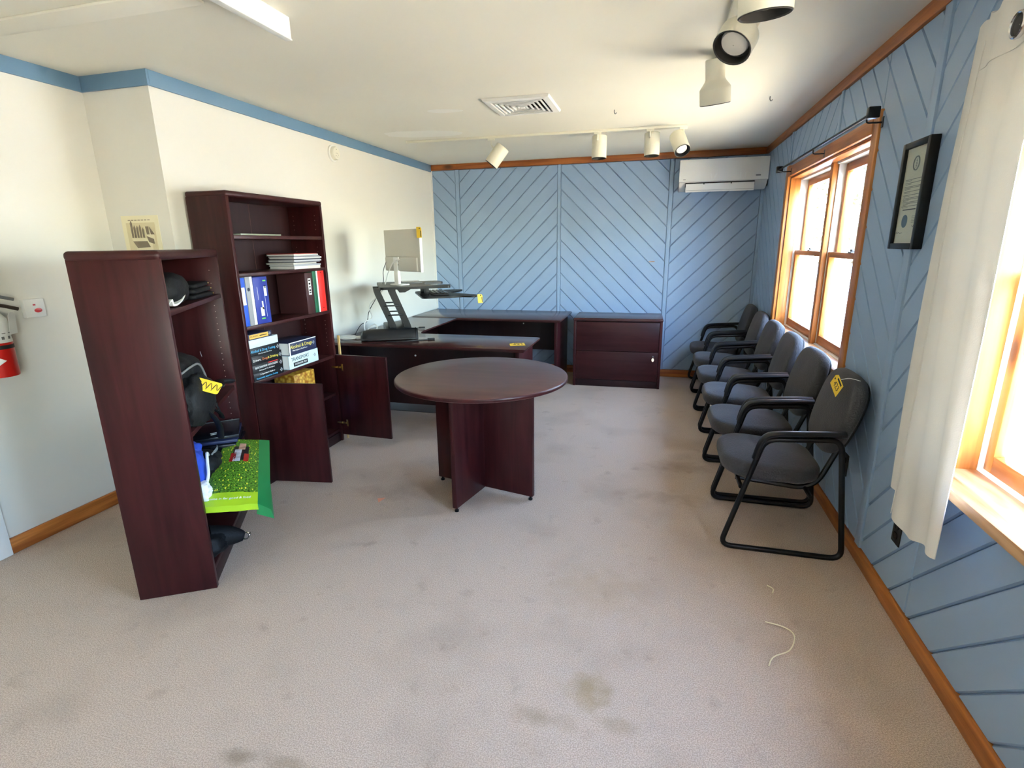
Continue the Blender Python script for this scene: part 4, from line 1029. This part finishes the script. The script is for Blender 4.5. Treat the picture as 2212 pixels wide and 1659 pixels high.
bm = B(); tube(bm, [curtain_pt(n//2-3, .5+i*.05)+Vector((-.004, 0, 0)) for i in range(33)], .0018, 5); ob('hem_seam', bm, curtainm, cu2)
bm = B(); MG = frame((-.139, -.112, 2.062), (0, 1, 0), (0, 0, 1)); 
tube(bm, [MG @ Vector((.030*math.cos(a), .030*math.sin(a), 0)) for a in [2*PI*k/24 for k in range(24)]], .008, 8, closed=True, sy=.6); ob('grommet', bm, chrome, cu2)
bm = B(); lathe(bm, [(.001, .001), (.026, .001), (.026, .004)], 20, MG, cap=False); ob('grommet_hole', bm, dark, cu2)

# ---------------------------------------------------------------- framed certificate
fr = thing('framed_certificate', 'black-framed certificate with round seal beside the window', 'framed certificate', (XR-BT, 2.645, 1.69))
fw, fh, fd_ = .245, .425, .036
for l in ((-fd_, 0, -fw/2, -fw/2+.024, -fh/2, fh/2), (-fd_, 0, fw/2-.024, fw/2, -fh/2, fh/2)): qbox('frame_side', l, blackg if False else black, fr, .003)
for l in ((-fd_, 0, -fw/2+.024, fw/2-.024, -fh/2, -fh/2+.024), (-fd_, 0, -fw/2+.024, fw/2-.024, fh/2-.024, fh/2)): qbox('frame_rail', l, black, fr, .003)
qbox('certificate_sheet', (-.022, -.004, -fw/2+.02, fw/2-.02, -fh/2+.02, fh/2-.02), mat('certificate_paper', (214, 208, 188), .5), fr, 0)
bm = B()
rows_ = [(z_, w_*.78) for z_, w_ in [(.065, .2), (.052, .2), (.037, .2), (.032, .2), (.018, .2), (.004, .2), (-.008, .19), (-.013, .2), (-.024, .19), (-.029, .17), (-.04, .2)]]
for z, w_ in rows_: box(bm, (-.0224, .0, z), (.0006, w_, .0022)); box(bm, (-.0224, .045, z-.005), (.0006, w_*.35, .0018))
for k in range(5): box(bm, (-.0224, -.058, -.082-.006*k), (.0006, .04, .0016))
ob('printed_lines', bm, greyink, fr)
bm = B(); box(bm, (-.0224, 0, -.054), (.0006, .12, .004)); ob('printed_lines', bm, ink, fr)
Mf = frame((-.0223, .025, -.100), (0, -1, 0), (0, 0, 1))
bm = B(); lathe(bm, [(.026, 0), (.026, .0012), (.001, .0014)], 28, Mf); ob('blue_seal', bm, mat('seal_blue', (70, 92, 108), .5), fr)
bm = B()
Mc = frame((-.0224, .0, .125), (0, -1, 0), (0, 0, 1))
tube(bm, [Mc @ Vector((.026*math.cos(a), .026*math.sin(a), 0)) for a in [2*PI*k/20 for k in range(20)]], .003, 5, closed=True)
for k in range(6): box(bm, (0, 0, 0), (.012, .003, .0006), 0, Mc @ Matrix.Translation((0, -.015+.006*k, 0)))
ob('printed_crest', bm, greyink, fr)
bm = B()
tube(bm, [Vector((-.0225, *p)) for p in ((.088, -.150), (.080, -.140), (.078, -.150), (.065, -.143), (.055, -.149), (.03, -.146))], .0009, 5)
tube(bm, [Vector((-.0225, *p)) for p in ((-.05, -.118), (-.06, -.125), (-.068, -.117), (-.075, -.122), (-.085, -.118))], .0009, 5); ob('signature', bm, greyink, fr)
o_ = B(); bx(o_, -.026, -.0245, -fw/2+.022, fw/2-.022, -fh/2+.022, fh/2-.022); ob('glazing', o_, glass, fr)

# ---------------------------------------------------------------- outlets
for (y, z), lab in (((2.945, .378), 'black wall outlet behind the nearest guest chair'), ((2.285, .36), 'black wall outlet just below the curtain hem')):
    t_ = thing('wall_outlet', lab, 'outlet', (XR-BT, y, z))
    qbox('cover_plate', (-.006, 0, -.036, .036, -.058, .058), black, t_, .003)
    for dz in (-.022, .022):
        bm = B(); pad(bm, rrect(.034, .030, .012, 5), .003, .001, 0, frame((-.006, 0, dz), (0, -1, 0), (0, 0, 1)) ); ob('receptacle', bm, blackg, t_)

# ---------------------------------------------------------------- alcove wall: poster, extinguisher, plate
po = thing('poster', 'cream paper poster with sepia photo taped on the jog wall', 'poster', (-2.91, YJ, 1.53))
qbox('sheet', (-.135, .135, -.0015, 0, -.175, .174), offpaper, po, 0)
qbox('photo', (-.105, .105, -.0021, -.0015, -.12, .135), mat('sepia_sky', (218, 206, 168), .7), po, 0)
def flat(name, polys, m_, y=-.0025):
    bm = B()
    for p in polys: prism(bm, [(x*1.12, z*1.12+.082) if name != 'title' else (x, z) for x, z in p], 0, .0004, Matrix(((1, 0, 0, 0), (0, 0, -1, y), (0, 1, 0, 0), (0, 0, 0, 1))))
    ob(name, bm, m_, po)
sep1 = mat('sepia_dark', (136, 122, 104), .8); sep2 = mat('sepia_mid', (150, 136, 116), .8); sep3 = mat('sepia_light', (232, 222, 190), .8)
flat('photo_deck', [[(-.07, -.03), (.03, -.03), (.06, -.055), (.06, -.075), (-.06, -.05)], [(.02, .03), (.08, .0), (.08, -.05), (.04, -.05)], [(-.05, -.06), (.06, -.075), (.06, -.12), (-.05, -.12)]], sep3)
flat('photo_shadow', [[(-.065, -.045), (.03, -.045), (.045, -.075), (-.04, -.08)], [(.03, -.02), (.075, -.035), (.075, -.06), (.04, -.05)], [(.03, .028), (.05, .028), (.052, -.012), (.034, -.012)], [(.055, .028), (.085, -.012), (.06, -.012)]], sep1, -.0030)
flat('photo_figures', [[(-.065+.018*k, -.028), (-.053+.018*k, -.028), (-.052+.018*k, .02+h_), (-.058+.018*k, .034+h_), (-.066+.018*k, .02+h_)] for k, h_ in enumerate((.025, .002, .0, .004, -.01))], sep1, -.0030)
text('title', 'A VIEW OF THE HARBOR', .011, frame((0, -.0016, .150), (1, 0, 0), (0, 0, 1)), sep1, po) if False else flat('title', [[(-.085+.024*k, .147), (-.068+.024*k, .147), (-.068+.024*k, .151), (-.085+.024*k, .151)] for k in range(7)], sep2)
fe = thing('fire_extinguisher', 'red fire extinguisher with white label hung on the alcove wall', 'fire extinguisher', (-3.068, 1.775, .925))
redm = mat('red_enamel', (196, 34, 26), .28)
bm = B(); lathe(bm, [(.058, .004), (.064, .0), (.066, .006), (.066, .25), (.062, .275), (.045, .30), (.028, .31), (.024, .325)], 36); ob('cylinder', bm, redm, fe)
bm = B(); lathe(bm, [(.0668, .165), (.0668, .25), (.0628, .276), (.046, .301)], 36, cap=False); ob('instruction_label', bm, whitep, fe)
bm = B()
for k in range(14):
    a = 2*PI*k/14; box(bm, (.0672, 0, .188), (.0006, .012, .014), .0, Matrix.Rotation(a, 4, 'Z'))
    box(bm, (.0672, 0, .21), (.0006, .016, .003), .0, Matrix.Rotation(a+.1, 4, 'Z'))
ob('label_print', bm, greyink, fe)
bm = B(); lathe(bm, [(.0672, .135), (.068, .137), (.068, .152), (.0672, .154)], 36, cap=False); ob('strap', bm, dark, fe)
bm = B()
Md = Matrix.Rotation(math.radians(-38), 4, 'Z')
ringloft(bm, [[Md @ Vector((.0674*math.cos(a), .0674*math.sin(a), .08)) for a in (-.55, 0, .55)], ], cap=False) if False else None
pp = []
for k in range(13):
    a = -.55+1.1*k/12; hw = .024*(1-abs(a)/.55); pp.append((a, hw))
up_ = [bm.verts.new(Md @ Vector((.0672*math.cos(a), .0672*math.sin(a), .08+w_))) for a, w_ in pp]; dn = [bm.verts.new(Md @ Vector((.0672*math.cos(a), .0672*math.sin(a), .0799-w_))) for a, w_ in pp]
for k in range(12): bm.faces.new((up_[k], up_[k+1], dn[k+1], dn[k]))
ob('diamond_label', bm, whitep, fe)
bm = B(); lathe(bm, [(.02, .325), (.02, .36), (.012, .365)], 16); box(bm, (.0, .0, .372), (.03, .05, .016), .004); ob('valve', bm, mat('bronze_valve', (120, 84, 70), .35, metal=.6), fe)
bm = B(); tube(bm, smooth_path([(0, -.01, .385), (.01, .05, .38), (.015, .115, .36)], 5), .008, 8, sx=1, sy=.5); ob('lever', bm, greyp, fe)
bm = B(); tube(bm, smooth_path([(0, -.01, .345), (.012, .05, .338), (.015, .125, .312)], 5), .009, 8, sx=1, sy=.5); ob('carry_handle', bm, mat('brown_handle', (70, 58, 48), .4), fe)
bm = B(); tube(bm, [Vector((.02+.016*math.cos(a), .02, .372+.016*math.sin(a))) for a in [2*PI*k/14 for k in range(14)]], .002, 6, closed=True); ob('pull_ring', bm, chrome, fe)
bm = B(); prism(bm, [(-.03, 0), (.03, 0), (.028, .09), (.012, .105), (-.012, .105), (-.028, .09)], 0, .001, frame((.045, .062, .20), (-.5, .86, 0), (.1, 0, 1))); ob('inspection_tag', bm, paper, fe)
wp = thing('alarm_plate', 'white wall box with red oval button beside the extinguisher', 'wall box', (XA, 2.02, 1.226))
bm = B(); bx(bm, 0, .028, -.048, .048, -.047, .047, bev=.003); ob('box_body', bm, whitep, wp)
bm = B(); lathe(bm, [(.014, .028), (.014, .030), (.004, .031)], 20, frame((0, .012, -.012), (0, 1.25, 0), (0, 0, 1)) @ Matrix.Diagonal((1.3, .8, 1, 1))); ob('red_button', bm, redm, wp)
qbox('red_mark', (.028, .0288, -.008, .004, .014, .022), redm, wp, 0)
# small litter
bm = B(); bm.faces.new([bm.verts.new(p) for p in ((0, 0, .004), (.05, .012, .010), (.032, -.045, .003))]); r = bmesh.ops.extrude_face_region(bm, geom=list(bm.faces)); bmesh.ops.translate(bm, vec=(0, 0, .001), verts=[g for g in r['geom'] if isinstance(g, bmesh.types.BMVert)])
o = tag(ob('paper_scrap', bm, mat('salmon_paper', (232, 158, 128), .7)), 'small salmon paper scrap on the carpet by the round table', 'paper scrap'); o.location = (-1.6, 2.66, 0)
bm = B(); tube(bm, smooth_path([(.505, 2.05, .006), (.575, 2.03, .008), (.60, 1.985, .008), (.565, 1.90, .008), (.50, 1.85, .007), (.475, 1.80, .006)], 6), .0026, 6); tag(ob('string_piece', bm, offpaper), 'curved piece of pale string on the carpet near the right wall', 'string')
bm = B(); tube(bm, smooth_path([(.558, 2.31, .006), (.578, 2.285, .008), (.570, 2.255, .006)], 6), .003, 6); tag(ob('string_piece', bm, offpaper), 'short scrap of pale string beside the longer piece', 'string')

# ---------------------------------------------------------------- outside
gravel = mat('sunlit_gravel', (206, 188, 156), .95, var=.25, vscale=3, bump=.6, bscale=30)
struct(qbox('ground', (XR+T_, 60, -40, 60, -.55, -.45), gravel, bev=0)); struct(qbox('ground_rear', (-40, XR+T_, -40, YF-T_-.01, -.55, -.45), gravel, bev=0))
shed = thing('white_shed', 'white board-sided shed in the yard seen through the near window', 'shed', (4.6, 6.2, -.45))
sidm = mat('white_siding', (228, 230, 234), .6)
bm = B(); bx(bm, 0, 5, 0, 4, 0, 3.0); ob('wall', bm, sidm, shed)
for k in range(26):
    bm = B(); bx(bm, .2*k-.02, .2*k+.02, -.02, 0, 0, 3.0); ob('batten', bm, sidm, shed)
bm = B(); prism(bm, [(-.3, 3.0), (5.3, 3.0), (2.5, 4.6)], -.3, 4.3, Matrix(((1, 0, 0, 0), (0, 0, 1, 0), (0, 1, 0, 0), (0, 0, 0, 1)))); ob('roof', bm, greyp, shed)
tarp = thing('blue_cover', 'pale blue rounded cover outside the far window', 'cover', (2.62, 9.6, -.45))
bm = B(); blob(bm, (0, 0, .75), (1.7, 2.6, 1.7), 41, .06, 1.5, 2.6, flat=True); ob('cover_cloth', bm, mat('pale_blue_cover', (120, 165, 215), .5), tarp)
fp = thing('fence_panel', 'white upright-board fence panel standing outside the near window', 'fence', (XR+.42, 2.52, -.45))
for k in range(7):
    bm = B(); bx(bm, .13*k, .13*k+.122, -.012, .012, 0, 2.5, bev=.006); ob('fence_board', bm, sidm, fp)
for z in (.3, 2.1):
    bm = B(); bx(bm, 0, .91, .012, .045, z-.04, z+.04, bev=.004); ob('fence_rail', bm, sidm, fp)
leafm = mat('leaves', (58, 66, 46), .8); trunkm = mat('bark', (60, 48, 40), .9, bump=.5, bscale=20)
def tree(x, y, h_, lab, seed):
    rnd = random.Random(seed); t = thing('tree', lab, 'tree', (x, y, -.45), 0, 'trees in the yard')
    bm = B(); tube(bm, smooth_path([(0, 0, 0), (.05, .03, h_*.3), (-.04, .02, h_*.65), (0, 0, h_)], 4), [.16*(1-.07*i) for i in range(13)], 8); ob('trunk', bm, trunkm, t)
    bm = B()
    for k in range(2600):
        z = rnd.uniform(.12, 1)*h_; r_ = (1.05-z/h_)*h_*.30*math.sqrt(rnd.random()); a = rnd.uniform(0, 2*PI)
        M = Matrix.Translation((r_*math.cos(a), r_*math.sin(a), z)) @ Euler((rnd.uniform(0, 6), rnd.uniform(0, 6), rnd.uniform(0, 6))).to_matrix().to_4x4()
        s_ = rnd.uniform(.06, .13); bm.faces.new([bm.verts.new(M @ Vector(p)) for p in ((-s_, 0, 0), (0, -s_*.4, 0), (s_, 0, 0), (0, s_*.4, .02))])
    ob('foliage', bm, leafm, t, smooth=False, kind='stuff')
tree(5.9, 19.0, 9.5, 'tall leafy tree seen through the right pane of the far window', 1)
tree(2.6, 28.0, 9.0, 'leafy tree farther back behind the far window', 2)
tree(14.0, 30.0, 9.0, 'leafy tree beyond the white shed', 3)
